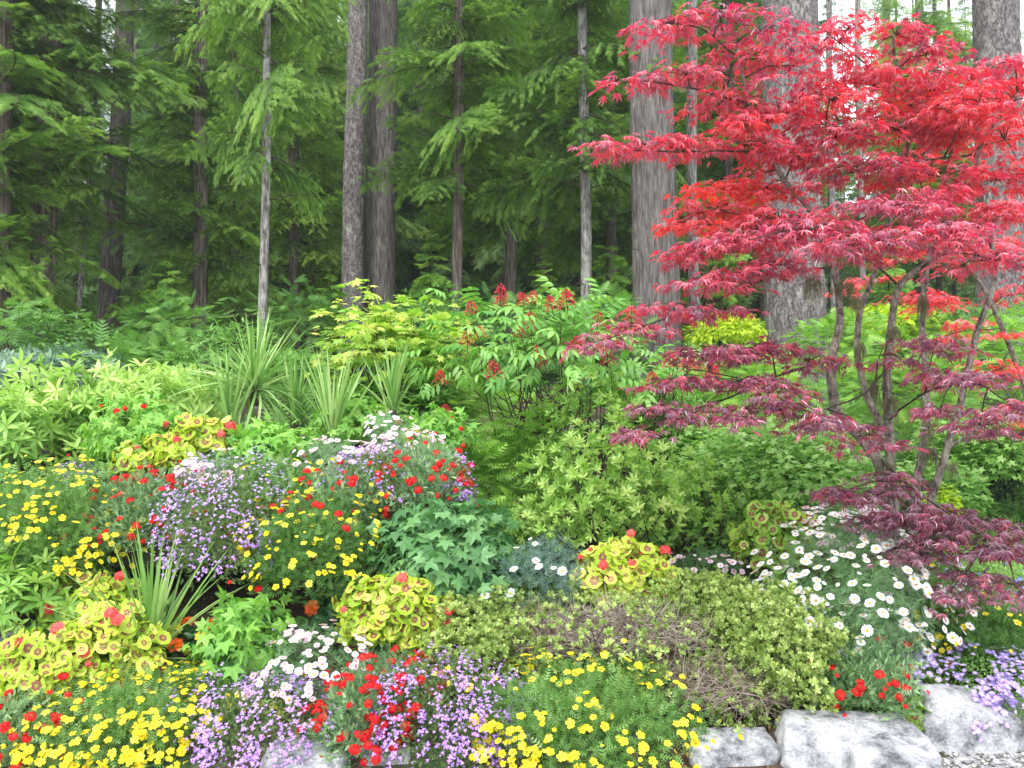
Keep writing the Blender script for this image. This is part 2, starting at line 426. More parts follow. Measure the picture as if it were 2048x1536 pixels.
# foliage materials
FOL = {
 'bidens': leafmat('bidens_foliage', [(.07, .17, .035), (.16, .32, .07), (.32, .48, .16)], .3),
 'verbena': leafmat('verbena_foliage', [(.1, .2, .07), (.2, .34, .14), (.34, .48, .23)], .25),
 'lobelia': leafmat('lobelia_foliage', [(.08, .14, .04), (.15, .23, .07), (.24, .32, .11)], .25),
 'daisy': leafmat('daisy_foliage', [(.1, .22, .08), (.2, .36, .15), (.34, .5, .25)], .25),
 'rhodo': leafmat('rhododendron_leaves', [(.14, .3, .04), (.32, .5, .1), (.56, .68, .22)], .3, .45, .4),
 'rhododark': leafmat('grey_rhododendron_leaves', [(.06, .14, .07), (.15, .25, .14), (.32, .43, .28)], .2, .35, .6),
 'azalea': leafmat('azalea_leaves', [(.16, .24, .05), (.31, .43, .1), (.52, .6, .22)], .3, .4, .5),
 'tallaz': leafmat('tall_azalea_leaves', [(.12, .25, .035), (.25, .42, .07), (.52, .62, .2)], .35, .45, .4),
 'abut': leafmat('abutilon_leaves', [(.1, .27, .04), (.2, .42, .06), (.36, .56, .12)], .35, .5, .4),
 'abutb': leafmat('trailing_abutilon_leaves', [(.05, .15, .045), (.12, .28, .085), (.26, .44, .16)], .3, .45, .4),
 'curr': leafmat('maple_leaved_shrub_leaves', [(.12, .26, .05), (.22, .42, .08), (.42, .58, .2)], .35, .45, .4),
 'vine': leafmat('vine_maple_leaves', [(.18, .36, .04), (.34, .52, .08), (.52, .6, .13), (.66, .42, .17)], .4, .5, .3),
 'elder': leafmat('elderberry_leaves', [(.08, .25, .035), (.2, .42, .07), (.38, .58, .16)], .3, .4, .5),
 'cord': leafmat('cordyline_blades', [(.12, .26, .05), (.22, .4, .09), (.42, .56, .2)], .25, .45, .4),
 'under': leafmat('undergrowth_leaves', [(.06, .15, .03), (.12, .27, .05), (.22, .4, .08)], .3, .5, .35),
 'lime': leafmat('lime_leaves', [(.28, .42, .02), (.45, .6, .03), (.6, .72, .05)], .35, .5, .3),
 'seed': M_SEED,
 'blue': leafmat('silver_daisy_foliage', [(.08, .16, .12), (.17, .27, .2), (.3, .4, .32)], .2),
 'dome': leafmat('dark_domed_shrub_foliage', [(.02, .07, .04), (.05, .13, .08), (.12, .22, .15)], .2),
 'begl': leafmat('begonia_leaves', [(.02, .08, .02), (.05, .16, .04)], .2, .4, .5),
 'fern': leafmat('fern_fronds', [(.08, .2, .02), (.16, .34, .04), (.28, .46, .07)], .4),
}
G_RIM = leafmat('geranium_lime_rim', [(.3, .48, .035), (.48, .6, .06), (.66, .72, .15)], .35, .5, .3, 1.3, .2)
G_ZONE = leafmat('geranium_bronze_zone', [(.16, .05, .03), (.28, .09, .06), (.36, .2, .08)], .2, .5, .3)
G_MID = leafmat('geranium_green_centre', [(.22, .32, .04), (.4, .48, .08)], .3, .5, .3)

# ------------------------------------------------------------------ terrain
def yedge(x): return 4.1 + .6 * np.clip((np.asarray(x, float) - 1.75) / .8, 0, 1.5)
def ground(x, y):
    x = np.asarray(x, float); y = np.asarray(y, float)
    yy = y - (yedge(x) - 4.1)
    z = np.interp(yy, [3.95, 4.15, 4.8, 5.2, 5.6, 6.3, 8, 12, 15, 25, 40, 80, 200], [0, .07, .2, .36, .5, .68, 1.0, 1.75, 2.15, 2.9, 4.6, 15, 50])
    far = np.clip((y - 6) / 8, 0, 1)
    z = z + far * (.12 * np.sin(x * .9 + y * .5) + .2 * np.sin(x * .23 + 1) * np.clip((y - 14) / 20, 0, 1))
    z = z + np.clip((yy - 4.2) * 2, 0, 1) * .03 * np.sin(x * 5 + np.sin(y * 6)) * np.cos(y * 4.3)
    return z
def gz(x, y): return float(ground(x, y))

def soilmat():
    m, t, out = newmat('forest_soil'); N = t.nodes; L = t.links
    tc = N.new('ShaderNodeTexCoord')
    n1 = N.new('ShaderNodeTexNoise'); n1.inputs['Scale'].default_value = 14; n1.inputs['Detail'].default_value = 10; n1.inputs['Roughness'].default_value = .7
    n2 = N.new('ShaderNodeTexNoise'); n2.inputs['Scale'].default_value = .9; n2.inputs['Detail'].default_value = 6
    L.new(tc.outputs['Object'], n1.inputs['Vector']); L.new(tc.outputs['Object'], n2.inputs['Vector'])
    r1 = ramp(t, [(.02, .012, .008), (.06, .035, .022), (.13, .08, .05)], [.3, .5, .7]); L.new(n1.outputs['Fac'], r1.inputs[0])
    r2 = ramp(t, [(.02, .05, .012), (.05, .10, .02)], [.4, .7]); L.new(n1.outputs['Fac'], r2.inputs[0])
    rf = ramp(t, [(0, 0, 0), (1, 1, 1)], [.48, .6]); L.new(n2.outputs['Fac'], rf.inputs[0])
    mx = N.new('ShaderNodeMix'); mx.data_type = 'RGBA'; L.new(rf.outputs[0], mx.inputs['Factor']); L.new(r1.outputs[0], mx.inputs['A']); L.new(r2.outputs[0], mx.inputs['B'])
    pb = N.new('ShaderNodeBsdfPrincipled'); pb.inputs['Roughness'].default_value = .95; L.new(mx.outputs['Result'], pb.inputs['Base Color'])
    bp = N.new('ShaderNodeBump'); bp.inputs['Strength'].default_value = .8; bp.inputs['Distance'].default_value = .03
    L.new(n1.outputs['Fac'], bp.inputs['Height']); L.new(bp.outputs[0], pb.inputs['Normal']); L.new(pb.outputs[0], out.inputs[0])
    return m
M_SOIL = soilmat()
def gravelmat():
    m, t, out = newmat('gravel_path'); N = t.nodes; L = t.links
    tc = N.new('ShaderNodeTexCoord'); v = N.new('ShaderNodeTexVoronoi'); v.inputs['Scale'].default_value = 55
    L.new(tc.outputs['Object'], v.inputs['Vector'])
    bw = N.new('ShaderNodeRGBToBW'); L.new(v.outputs['Color'], bw.inputs[0])
    r = ramp(t, [(.12, .115, .11), (.3, .29, .28), (.5, .49, .48)]); L.new(bw.outputs[0], r.inputs[0])
    pb = N.new('ShaderNodeBsdfPrincipled'); pb.inputs['Roughness'].default_value = .85; L.new(r.outputs[0], pb.inputs['Base Color'])
    bp = N.new('ShaderNodeBump'); bp.invert = True; bp.inputs['Strength'].default_value = 1; bp.inputs['Distance'].default_value = .01
    L.new(v.outputs['Distance'], bp.inputs['Height']); L.new(bp.outputs[0], pb.inputs['Normal']); L.new(pb.outputs[0], out.inputs[0])
    return m
def grid(xs, ys, zf, name, mat, smooth=True):
    X, Yg = np.meshgrid(xs, ys); Z = zf(X, Yg); n = len(xs)
    v = np.stack([X, Yg, Z], -1).reshape(-1, 3)
    I = (np.arange(len(ys) - 1)[:, None] * n + np.arange(n - 1)[None, :]).ravel()
    q = Geo(); q.V.append(v); q.L.append(np.stack([I, I + 1, I + n + 1, I + n], 1).ravel()); q.N.append(np.full(len(I), 4)); q.M.append(np.zeros(len(I))); q.A.append(np.zeros(len(v))); q.n = len(v)
    o = q.obj(name, [mat], None, smooth=smooth); o['kind'] = 'structure'
    return o
xs = np.unique(np.concatenate([np.linspace(-150, 150, 61), np.linspace(-12, 12, 121)]))
ys = np.unique(np.concatenate([np.linspace(-8, 220, 77), np.linspace(3.4, 14, 90)]))
grid(xs, ys, lambda x, y: np.where(y < yedge(x) - .15, -.03, ground(x, y) - .0), 'ground', M_SOIL)
xs = np.linspace(-40, 40, 161); 
def pathz(x, y): return np.where(y < yedge(x) + .02, .004, -.4) - .03 * 0
grid(np.linspace(-30, 30, 301), np.linspace(-8, 5.4, 135), pathz, 'path', gravelmat())

# pebbles of the gravel path near the camera's right
def stonemat(name, cols, sc=6.0, bump=.3):
    m, t, out = newmat(name); N = t.nodes; L = t.links
    tc = N.new('ShaderNodeTexCoord'); n1 = N.new('ShaderNodeTexNoise'); n1.inputs['Scale'].default_value = sc; n1.inputs['Detail'].default_value = 10; n1.inputs['Roughness'].default_value = .72; n1.inputs['Distortion'].default_value = .15
    L.new(tc.outputs['Object'], n1.inputs['Vector'])
    r = ramp(t, cols, [.36, .46, .54, .66][:len(cols)]); L.new(n1.outputs['Fac'], r.inputs[0])
    n3 = N.new('ShaderNodeTexNoise'); n3.inputs['Scale'].default_value = sc * 14; n3.inputs['Detail'].default_value = 6; n3.inputs['Roughness'].default_value = .8; L.new(tc.outputs['Object'], n3.inputs['Vector'])
    r3 = ramp(t, [(.62, .62, .63), (1.12, 1.12, 1.12)], [.3, .6]); L.new(n3.outputs['Fac'], r3.inputs[0])
    mu = N.new('ShaderNodeMix'); mu.data_type = 'RGBA'; mu.blend_type = 'MULTIPLY'; mu.inputs['Factor'].default_value = 1
    L.new(r.outputs[0], mu.inputs['A']); L.new(r3.outputs[0], mu.inputs['B'])
    n4 = N.new('ShaderNodeTexNoise'); n4.inputs['Scale'].default_value = 4.5; n4.inputs['Detail'].default_value = 9; n4.inputs['Roughness'].default_value = .75; L.new(tc.outputs['Object'], n4.inputs['Vector'])
    r4 = ramp(t, [(0, 0, 0), (.75, .75, .75)], [.61, .72]); L.new(n4.outputs['Fac'], r4.inputs[0])
    md = N.new('ShaderNodeMix'); md.data_type = 'RGBA'; L.new(r4.outputs[0], md.inputs['Factor']); L.new(mu.outputs['Result'], md.inputs['A']); md.inputs['B'].default_value = (.13, .105, .07, 1)
    pb = N.new('ShaderNodeBsdfPrincipled'); pb.inputs['Roughness'].default_value = .8; pb.inputs['Specular IOR Level'].default_value = .3; L.new(md.outputs['Result'], pb.inputs['Base Color'])
    am = N.new('ShaderNodeMath'); am.operation = 'ADD'; L.new(n1.outputs['Fac'], am.inputs[0])
    mm = N.new('ShaderNodeMath'); mm.operation = 'MULTIPLY'; mm.inputs[1].default_value = .35; L.new(n3.outputs['Fac'], mm.inputs[0]); L.new(mm.outputs[0], am.inputs[1])
    bp = N.new('ShaderNodeBump'); bp.inputs['Strength'].default_value = bump; bp.inputs['Distance'].default_value = .03
    L.new(am.outputs[0], bp.inputs['Height']); L.new(bp.outputs[0], pb.inputs['Normal']); L.new(pb.outputs[0], out.inputs[0])
    return m
M_ROCK = stonemat('pale_rock', [(.13, .13, .14), (.42, .425, .43), (.66, .655, .64), (.52, .52, .52)], 5.5, 1.3)
M_ROCKG = stonemat('grey_rock', [(.1, .1, .105), (.2, .2, .2), (.32, .32, .31), (.25, .25, .26)], 5, .8)
M_PEB = leafmat('pebbles', [(.12, .11, .10), (.28, .28, .29), (.4, .37, .33), (.6, .6, .58)], 0, .7, .3)
def sphere_t(sub):
    bm = bmesh.new(); bmesh.ops.create_icosphere(bm, subdivisions=sub, radius=1)
    v = [tuple(x.co) for x in bm.verts]; f = [tuple(w.index for w in x.verts) for x in bm.faces]; bm.free()
    return T(v, f)
ICO1, ICO5 = sphere_t(1), sphere_t(5)
q = Geo(); n = 14000
x = rng.uniform(1.2, 5.5, n); y = rng.uniform(3.3, 5.3, n); k = y < yedge(x) + .1; x = x[k]; y = y[k]; n = len(x)
s = rng.uniform(.005, .016, n) * rng.uniform(.7, 1.3, n)
M = frames(rng.normal(size=(n, 3)) * [1, 1, .2], rng.normal(size=(n, 3)) * .3 + [0, 0, 1], s) * np.array([1, 1.3, .6])
q.add(ICO1, M, np.stack([x, y, .006 + s * .4], 1), rng.random(n))
o = q.obj('gravel', [M_PEB], smooth=True); o['kind'] = 'stuff'; tag(o, 'loose grey gravel on the path beside the garden rocks', 'gravel')

# the raised bank on the left, undercut at the front (dark hollow under the trailing flowers)
prof = np.array([(4.75, .05), (5.2, .3), (5.8, .34), (6.05, .42), (6.1, .58), (5.75, .66), (5.35, .66), (5.22, .72), (5.3, .82), (5.7, .98), (6.2, 1.2), (6.7, 1.36), (7.3, 1.42), (8, 1.38), (9, 1.3), (10, 1.3), (10.4, 1.1)])
q = Geo(); NX = 80; ts = np.linspace(0, len(prof) - 1, 90); pr = np.stack([np.interp(ts, range(len(prof)), prof[:, 0]), np.interp(ts, range(len(prof)), prof[:, 1])], 1)
xs = np.linspace(-4.6, -.25, NX); V = []
for x in xs:
    e = min(1, (x + 4.6) / .8 + .0, (-.25 - x) / .7); e = max(0, e) ** .5
    for (y, z) in pr:
        g0 = gz(x, y) - .05; V.append((x, y + (1 - e) * .3 * (z < .8), g0 * (1 - e) + z * e if z > .3 else min(z, g0 + .02) if e > .3 else g0 - .03))
V = np.array(V); V += np.stack([wob(V, 4, 1), wob(V, 4, 2), wob(V, 4, 3) * .7], 1) * .04
I = (np.arange(NX - 1)[:, None] * 90 + np.arange(89)[None, :]).ravel()
q.V.append(V); q.L.append(np.stack([I, I + 90, I + 91, I + 1], 1).ravel()); q.N.append(np.full(len(I), 4)); q.M.append(np.zeros(len(I))); q.A.append(np.zeros(len(V))); q.n = len(V)
o = q.obj('bank', [M_SOIL], smooth=True); o['kind'] = 'structure'

# ------------------------------------------------------------------ boulders
def boulder(label, px, py, hw, hh, Y, seed, mat=None, ry=None, top=.85, tilt=(0, 0)):
    g = np.random.default_rng(seed); C = P(px, py, Y); rx = S(hw, Y) * 1.08; rz = S(hh, Y) * 1.13; ry = ry or rx * .7
    pl = [((tilt[0], tilt[1] - .25, 1), top * .8), ((0, 0, -1), 1), ((-1, .1, .15), .92), ((1, .05, .1), .92), ((.1, -1, .25), .85), ((0, 1, .1), .9)]
    for i in range(7):
        d = nrm(g.normal(size=3)); pl.append((tuple(d), g.uniform(.9, 1.08)))
    Nn = nrm(np.array([p[0] for p in pl])); H = np.array([p[1] for p in pl])
    D = ICO5['v']; dn = np.maximum(D @ Nn.T, 1e-3); r = H[None, :] / dn
    r = (np.sum(np.minimum(1 / r, 1e3) ** 150, 1)) ** (-1 / 150)
    r = np.minimum(r, 1.5)
    V = D * r[:, None]; V *= 1 + .022 * wob(V, 3, seed)[:, None] + .012 * wob(V, 11, seed + 1)[:, None] + .008 * wob(V, 27, seed + 2)[:, None]
    V = V * np.array([rx, ry, rz]) + C
    t = dict(ICO5); t['v'] = V; q = Geo(); q.one(t)
    base = C - [0, 0, rz]
    o = q.obj('boulder', [mat or M_ROCK], None, base, smooth=True); o.location = base
    sm = [x for x in [0]]
    return tag(o, label, 'rock', 'rocks edging the flower bed')
boulder('broad pale boulder with a flat sloping top, largest of the bottom edge', 1700, 1510, 145, 75, 4.15, 11, tilt=(.12, 0))
boulder('low grey wedge of rock leaning against the front of the broadest pale boulder', 1780, 1545, 85, 60, 3.95, 31)
boulder('pale squarish boulder between the yellow flowers and the broadest boulder', 1462, 1530, 88, 62, 4.15, 12, top=.95)
boulder('pale angular boulder next to the gravel, below the mauve flowers', 1925, 1456, 98, 76, 4.4, 13, tilt=(.3, 0))
boulder('small grey boulder cut off by the right edge below the mauve carpet', 2040, 1440, 40, 45, 4.6, 14)
boulder('pale boulder just past the right edge of the picture', 2170, 1440, 75, 55, 4.85, 24)
boulder('rounded white stone poking out under the violet flowers at bottom left', 610, 1545, 88, 52, 4.05, 15)
boulder('half hidden pale stone right of the lowest red verbena', 775, 1540, 48, 42, 4.1, 16)
boulder('small pale stone under the yellow flowers at the bottom middle', 1295, 1550, 55, 45, 4.1, 17)
boulder('mottled dark grey rock behind the daisies and the mauve carpet', 1810, 1300, 38, 50, 4.95, 18, M_ROCKG)
boulder('grey rock behind the lime geranium at the far left', 70, 1285, 60, 26, 4.8, 19, M_ROCKG)
boulder('flat grey rock deep among the shrubs below the elderberry', 1100, 865, 50, 24, 8.5, 20, M_ROCKG)

# ------------------------------------------------------------------ mound plants
def blob(n, C, Rr, g, shell=(.72, 1.05), zmin=-.55, ymax=.75, lump=.16, seed=0):
    d = nrm(g.normal(size=(n * 3, 3))); d = d[(d[:, 2] > zmin) & (d[:, 1] < ymax)][:n]
    rr = np.clip(shell[1] - np.abs(g.normal(size=len(d))) * (shell[1] - shell[0]) * .75 + g.normal(size=len(d)) * .06, .2, 1.3) * (1 + lump * wob(d, 3.0, seed) + lump * .5 * wob(d, 8, seed + 3))
    pos = C + d * Rr * rr[:, None]
    nn = nrm(d / Rr)
    return pos, nn
def orient(nn, g, mode):
    n = len(nn); r = g.normal(size=(n, 3))
    if mode == 'up':
        Z = nrm(nn * .35 + r * .3 + [0, -.1, 1]); Yd = nrm(g.normal(size=(n, 3)) * [1, 1, .25] + nn * .9 + [0, 0, -.25])
    elif mode == 'droop':
        Z = nrm(nn * .8 + r * .35 + [0, -.1, .5]); Yd = nrm(g.normal(size=(n, 3)) * .5 + nn * .6 + [0, 0, -.7])
    elif mode == 'rad':
        Yd = nrm(nn * .8 + r * .55 + [0, 0, .5]); Z = nrm(g.normal(size=(n, 3)) + [0, 0, .5])
    else:  # face: Z outward
        Z = nrm(nn * .8 + r * .28 + [0, -.15, .55]); Yd = nrm(g.normal(size=(n, 3)))
    return Yd, Z
# kind: templates, leaf size, cover, mode, material key
KIND = {
 'bidens': ([FEA], .05, 5, 'rad', 'bidens'), 'verbena': ([FEA, LAN2], .042, 4.2, 'rad', 'verbena'),
 'lobelia': ([LAN2, FEA], .028, 2.4, 'rad', 'lobelia'), 'daisy': (TUFT, .05, 1.1, 'face', 'daisy'),
 'rhodo': (ROS, .112, .62, 'face', 'rhodo'), 'rhododark': (ROS, .1, .8, 'face', 'rhododark'), 'azalea': (ROSA, .027, .7, 'face', 'azalea'),
 'tallaz': (ROSC, .055, .36, 'face', 'tallaz'), 'abut': ([PAL, PAL2], .075, 1.9, 'droop', 'abut'), 'abutb': ([PAL], .078, 2.0, 'droop', 'abutb'),
 'curr': ([PAL], .05, 2.0, 'up', 'curr'), 'vine': ([VM], .065, 1.0, 'up', 'vine'), 'elder': ([PIN], .24, .8, 'up', 'elder'),
 'under': ([LAN2, OV], .09, 1.6, 'up', 'under'), 'lime': ([OV], .09, 2.2, 'up', 'lime'), 'seed': ([TW], .15, 2.6, 'up', 'seed'),
 'blue': (TUFT, .045, 1.2, 'face', 'blue'), 'dome': (TUFT, .05, 1.3, 'face', 'dome'), 'begl': ([OV], .08, 2, 'droop', 'begl'),
 'wood': ([TW], .2, 1.8, 'up', 'under'), 'fernu': ([TW], .2, 2.0, 'up', 'fern'), 'mauve': ([OV], .016, 1.8, 'face', 'curr'),
}
FLW = {'bidens': (F_BID, [Y_P, Y_C], 1), 'verbena': (F_VER, [RED_P, RED_C], 1), 'lobelia': ([F_LOB], [LOB_P, LOB_C], 1), 'white': (F_DAI, [WH_P, Y_C], 1),
       'pink': (F_PNK, [PK_P, Y_C], 1), 'mauve': ([F_BID[0]], [MAU_P, LOB_C], .52), 'blue': ([F_BID[1]], [BLU_P, LOB_C], .5), 'coral': (F_GER, [COR_P, RED_P], 1),
       'scarlet': (F_GER, [RED_P, RED_P], 1), 'ybeg': (F_BEG, [Y_P], 1), 'obeg': (F_BEG, [OR_P], 1), 'panicle': (F_PAN, [BER, M_TWIG], 1)}
FM = {}
for k, (ts_, ms_, sc_) in FLW.items():
    FM[k] = []
    for t_ in ts_:
        q = Geo(); q.one(t_, 0.0 if k not in ('verbena', 'coral', 'scarlet') else 0.0, None)
        FM[k].append(q.mesh('flower', ms_, smooth=(k in ('ybeg', 'obeg'))))
CAMP = np.array([0, 0, CAMZ])
def flowers(root, origin, kind, pos, nn, g, part='flower', scale=1.0, upright=False):
    ts_, ms_, sc_ = FLW[kind]; n = len(pos)
    if n == 0: return
    if upright: Z = nrm(nn * .2 + g.normal(size=(n, 3)) * .15 + [0, 0, 1])
    else: Z = nrm(nn * .6 + g.normal(size=(n, 3)) * .28 + [0, -.35, .75])
    F = frames(nrm(np.cross(Z, g.normal(size=(n, 3)))), Z)
    s_ = sc_ * scale * np.where(g.random(n) < .15, g.uniform(.4, .6, n), g.uniform(.75, 1.2, n))
    order = np.argsort(np.linalg.norm(pos - CAMP, axis=1))
    for j, i in enumerate(order[:100]):
        o = link(part, FM[kind][j % len(ts_)], root)
        M4 = Matrix([[*(F[i][r_] * s_[i]), pos[i][r_] - origin[r_]] for r_ in range(3)] + [[0, 0, 0, 1]])
        o.matrix_local = M4
    rest = order[100:]
    if len(rest):
        q = Geo()
        for k_ in range(len(ts_)):
            ii = rest[k_::len(ts_)]
            q.add(ts_[k_], F[ii] * s_[ii][:, None, None], pos[ii], g.uniform(-.25, .25, len(ii)))
        o = q.obj(part + '_mass', ms_, root, origin); o['kind'] = 'stuff'

SEED = [100]
def plant(name, kind, label, cat, px, py, hw, hh, Y, ry=None, fl=(), cov=1.0, size=1.0, group=None, shell=(.6, 1.05), lump=.2, zmin=-.55, stems=0, var=(.1, .8), ymax=.75, layer=0):
    """a mound of foliage with flowers; fl = [(kind, count, scale)]"""
    SEED[0] += 1; g = np.random.default_rng(SEED[0])
    C = P(px, py, Y); Rr = np.array([S(hw, Y), ry or S(hw, Y) * .75, S(hh, Y)]) * 1.06
    base = np.array([C[0], C[1], C[2] - Rr[2]]); root = thing(name, label, cat, base, group)
    tl, sz, cv, mode, mk = KIND[kind]; sz = sz * size
    A = math.pi * Rr[0] * Rr[2] * 2 + math.pi * Rr[0] * Rr[1]
    n = int(cv * cov * A / (sz * sz * .5)); n = min(n, 9000)
    pos, nn = blob(n, C, Rr, g, shell, zmin, ymax, lump, SEED[0])
    if layer:
        pos[:, 2] = np.round((pos[:, 2] + .05 * wob(pos, 4, 9)) / layer) * layer + g.normal(size=len(pos)) * .018 + .05 * wob(pos * [1, 1, 0], 5, 2)
    Yd, Z = orient(nn, g, mode); q = Geo(); n = len(pos)
    vv = np.clip(g.uniform(var[0], var[1], n) + .12 * wob(pos, 2.5, SEED[0]), 0, 1)
    ss = sz * g.uniform(.7, 1.2, n)
    for k_, t in enumerate(tl):
        i = slice(k_, None, len(tl)); q.add(t, frames(Yd[i], Z[i], ss[i]), pos[i], vv[i])
    q.obj('foliage', [FOL[mk]], root, base)
    # stems inside
    if stems:
        q = Geo()
        for i in range(stems):
            e = pos[g.integers(n)]; b = np.array([C[0] + g.normal() * Rr[0] * .25, C[1] + g.normal() * Rr[1] * .25, base[2] - .05])
            m = (b * .45 + e * .55) + [0, 0, -.12 * Rr[2]] + g.normal(size=3) * .04
            tt = np.linspace(0, 1, 7)[:, None]; pts = b * (1 - tt) ** 2 + 2 * m * tt * (1 - tt) + e * tt ** 2
            q.tube(pts, [.009 if stems < 40 else .006, .002], 5)
        q.obj('stems', [M_TWIG], root, base, smooth=True)
    for kd, cnt, sc_ in fl:
        cnt = int(cnt * {'lobelia': 2.3, 'bidens': 2.1, 'mauve': 1.5, 'pink': 1.7, 'verbena': 1.5, 'white': 1.1}.get(kd, 1)); sc_ *= {'lobelia': .95, 'white': .95, 'bidens': .8, 'mauve': 1.15, 'verbena': .85}.get(kd, 1)
        p2, n2 = blob(int(cnt * 2.5), C, Rr * [1.14, 1.02, 1.02], g, (1.04, 1.18), -.35, .45, lump, SEED[0])
        w = wob(p2, 5 / max(.3, Rr[0]), SEED[0] + ord(kd[0])); keep = np.argsort(-w * 1.6 - g.normal(size=len(w)) * .6)[:cnt]
        flowers(root, base, kd, p2[keep], n2[keep], g, {'panicle': 'berry_cluster'}.get(kd, kd + '_flower' if kd in ('pink', 'white') else 'flower'), sc_, kd == 'panicle')
    return root

YB = 'mounds of yellow bidens'
def bid(label, px, py, hw, hh, Y, cnt, **k): return plant('yellow_bidens', 'bidens', label, 'flowering plant', px, py, hw, hh, Y, fl=[('bidens', cnt, 1)] + k.pop('ex', []), group=YB, **k)
VB = 'clumps of red verbena'
def ver(label, px, py, hw, hh, Y, cnt, **k): return plant('red_verbena', 'verbena', label, 'flowering plant', px, py, hw, hh, Y, fl=[('verbena', cnt, 1)] + k.pop('ex', []), group=VB, **k)
LB = 'mats of violet lobelia'
def lob(label, px, py, hw, hh, Y, cnt, **k): return plant('violet_lobelia', 'lobelia', label, 'flowering plant', px, py, hw, hh, Y, fl=[('lobelia', cnt, 1)], group=LB, **k)
PB = 'clumps of pink daisies'
def pnk(label, px, py, hw, hh, Y, cnt, **k): return plant('pink_daisy', 'daisy', label, 'flowering plant', px, py, hw, hh, Y, fl=[('pink', cnt, 1)], group=PB, **k)

# --- upper bed, left
bid('yellow bidens mound at the far left below the rhododendrons, dense with flowers', 105, 1080, 150, 125, 5.25, 170, ry=.45)
ver('red verbena clump between the far left yellow mound and the violet curtain', 305, 1040, 95, 85, 5.35, 62, ry=.35)
lob('violet lobelia hanging like a curtain over the dark hollow', 452, 1070, 92, 118, 5.2, 620, ry=.4)
bid('yellow bidens trailing over the dark hollow, right of the violet curtain', 620, 1110, 108, 110, 5.2, 90, ry=.4, ex=[('verbena', 8, 1)])
ver('red verbena clump above the trailing yellow bidens', 690, 1010, 80, 70, 5.5, 34, ry=.35, ex=[('bidens', 14, 1)])
plant('mixed_trailing_foliage', 'bidens', 'green ferny trailing foliage dotted with a few yellow flowers between pink and violet clumps', 'flowering plant', 560, 985, 90, 55, 5.6, ry=.35, fl=[('bidens', 16, 1)], group=YB)
lob('violet lobelia dome below the upper white and pink daisies', 765, 965, 85, 62, 5.7, 380, ry=.35)
ver('red verbena clump on the right shoulder of the upper bed', 850, 975, 72, 80, 5.6, 42, ry=.35)
lob('small violet lobelia tail trailing at the right end of the upper bed', 918, 995, 30, 60, 5.6, 110, ry=.2)
lob('faint violet lobelia patch behind the far left yellow mound', 165, 950, 45, 22, 5.8, 90, ry=.2)
pnk('pale pink daisies right beside the upper lime geranium', 440, 940, 58, 34, 5.6, 50, ry=.25)
pnk('pale pink daisies at the foot of the tall cordyline spikes', 655, 920, 55, 36, 5.75, 48, ry=.25)
plant('white_daisy', 'daisy', 'small white daisies cascading under the cordyline, highest of the pale clumps', 'flowering plant', 778, 862, 36, 32, 6.1, fl=[('pink', 12, 1), ('white', 40, .7)], ry=.25)
pnk('whitish pink daisies on the crest just above the violet dome', 810, 895, 52, 32, 5.9, 62, ry=.25)
# --- lower bed
bid('yellow bidens mass at the lower left corner', 245, 1465, 150, 85, 4.25, 170, ry=.35)
ver('red verbena clump at the extreme lower left', 60, 1475, 95, 85, 4.2, 68, ry=.3)
bid('row of yellow bidens at the foot of the lower cordyline', 440, 1380, 110, 48, 4.6, 80, ry=.3)
ver('red verbena under the lower cordyline, between lime geranium and yellow row', 300, 1390, 70, 36, 4.55, 22, ry=.25, ex=[('bidens', 14, 1)])
lob('violet lobelia mat left of the white stone at the bottom', 520, 1450, 135, 80, 4.35, 760, ry=.35)
pnk('pale pink daisy mound in front of the bushy lime geranium', 630, 1325, 95, 62, 4.65, 110, ry=.35)
ver('tall red verbena clump in the bottom middle between two violet mats', 715, 1450, 75, 95, 4.25, 56, ry=.3)
ver('red verbena spreading above the bottom violet mat', 800, 1365, 85, 55, 4.5, 50, ry=.3)
bid('sparse yellow bidens beneath the bushy lime geranium', 820, 1320, 50, 30, 4.7, 18, ry=.2)
lob('violet lobelia mat right of the tall red verbena at the bottom', 890, 1450, 125, 100, 4.3, 860, ry=.35)
bid('large yellow bidens mound at the bottom middle, brightest of all', 1165, 1455, 185, 108, 4.3, 150, ry=.45)
bid('thin yellow bidens at the right edge behind the mauve carpet', 1965, 1270, 115, 72, 5.0, 34, ry=.35, ex=[('verbena', 6, 1)])
ver('red verbena clump between the white daisies and the rocks', 1715, 1365, 95, 62, 4.5, 26, ry=.3)
plant('mauve_groundcover', 'mauve', 'carpet of mauve flowers spilling over the rocks at the lower right', 'flowering plant', 1970, 1362, 140, 58, 4.76, ry=.4, fl=[('mauve', 1100, 1)], shell=(.85, 1.02))
plant('blue_flower_patch', 'mauve', 'deep blue flowers half hidden under the lowest maroon maple leaves', 'flowering plant', 1985, 1150, 95, 50, 5.5, ry=.3, fl=[('blue', 110, 1), ('bidens', 5, 1)])
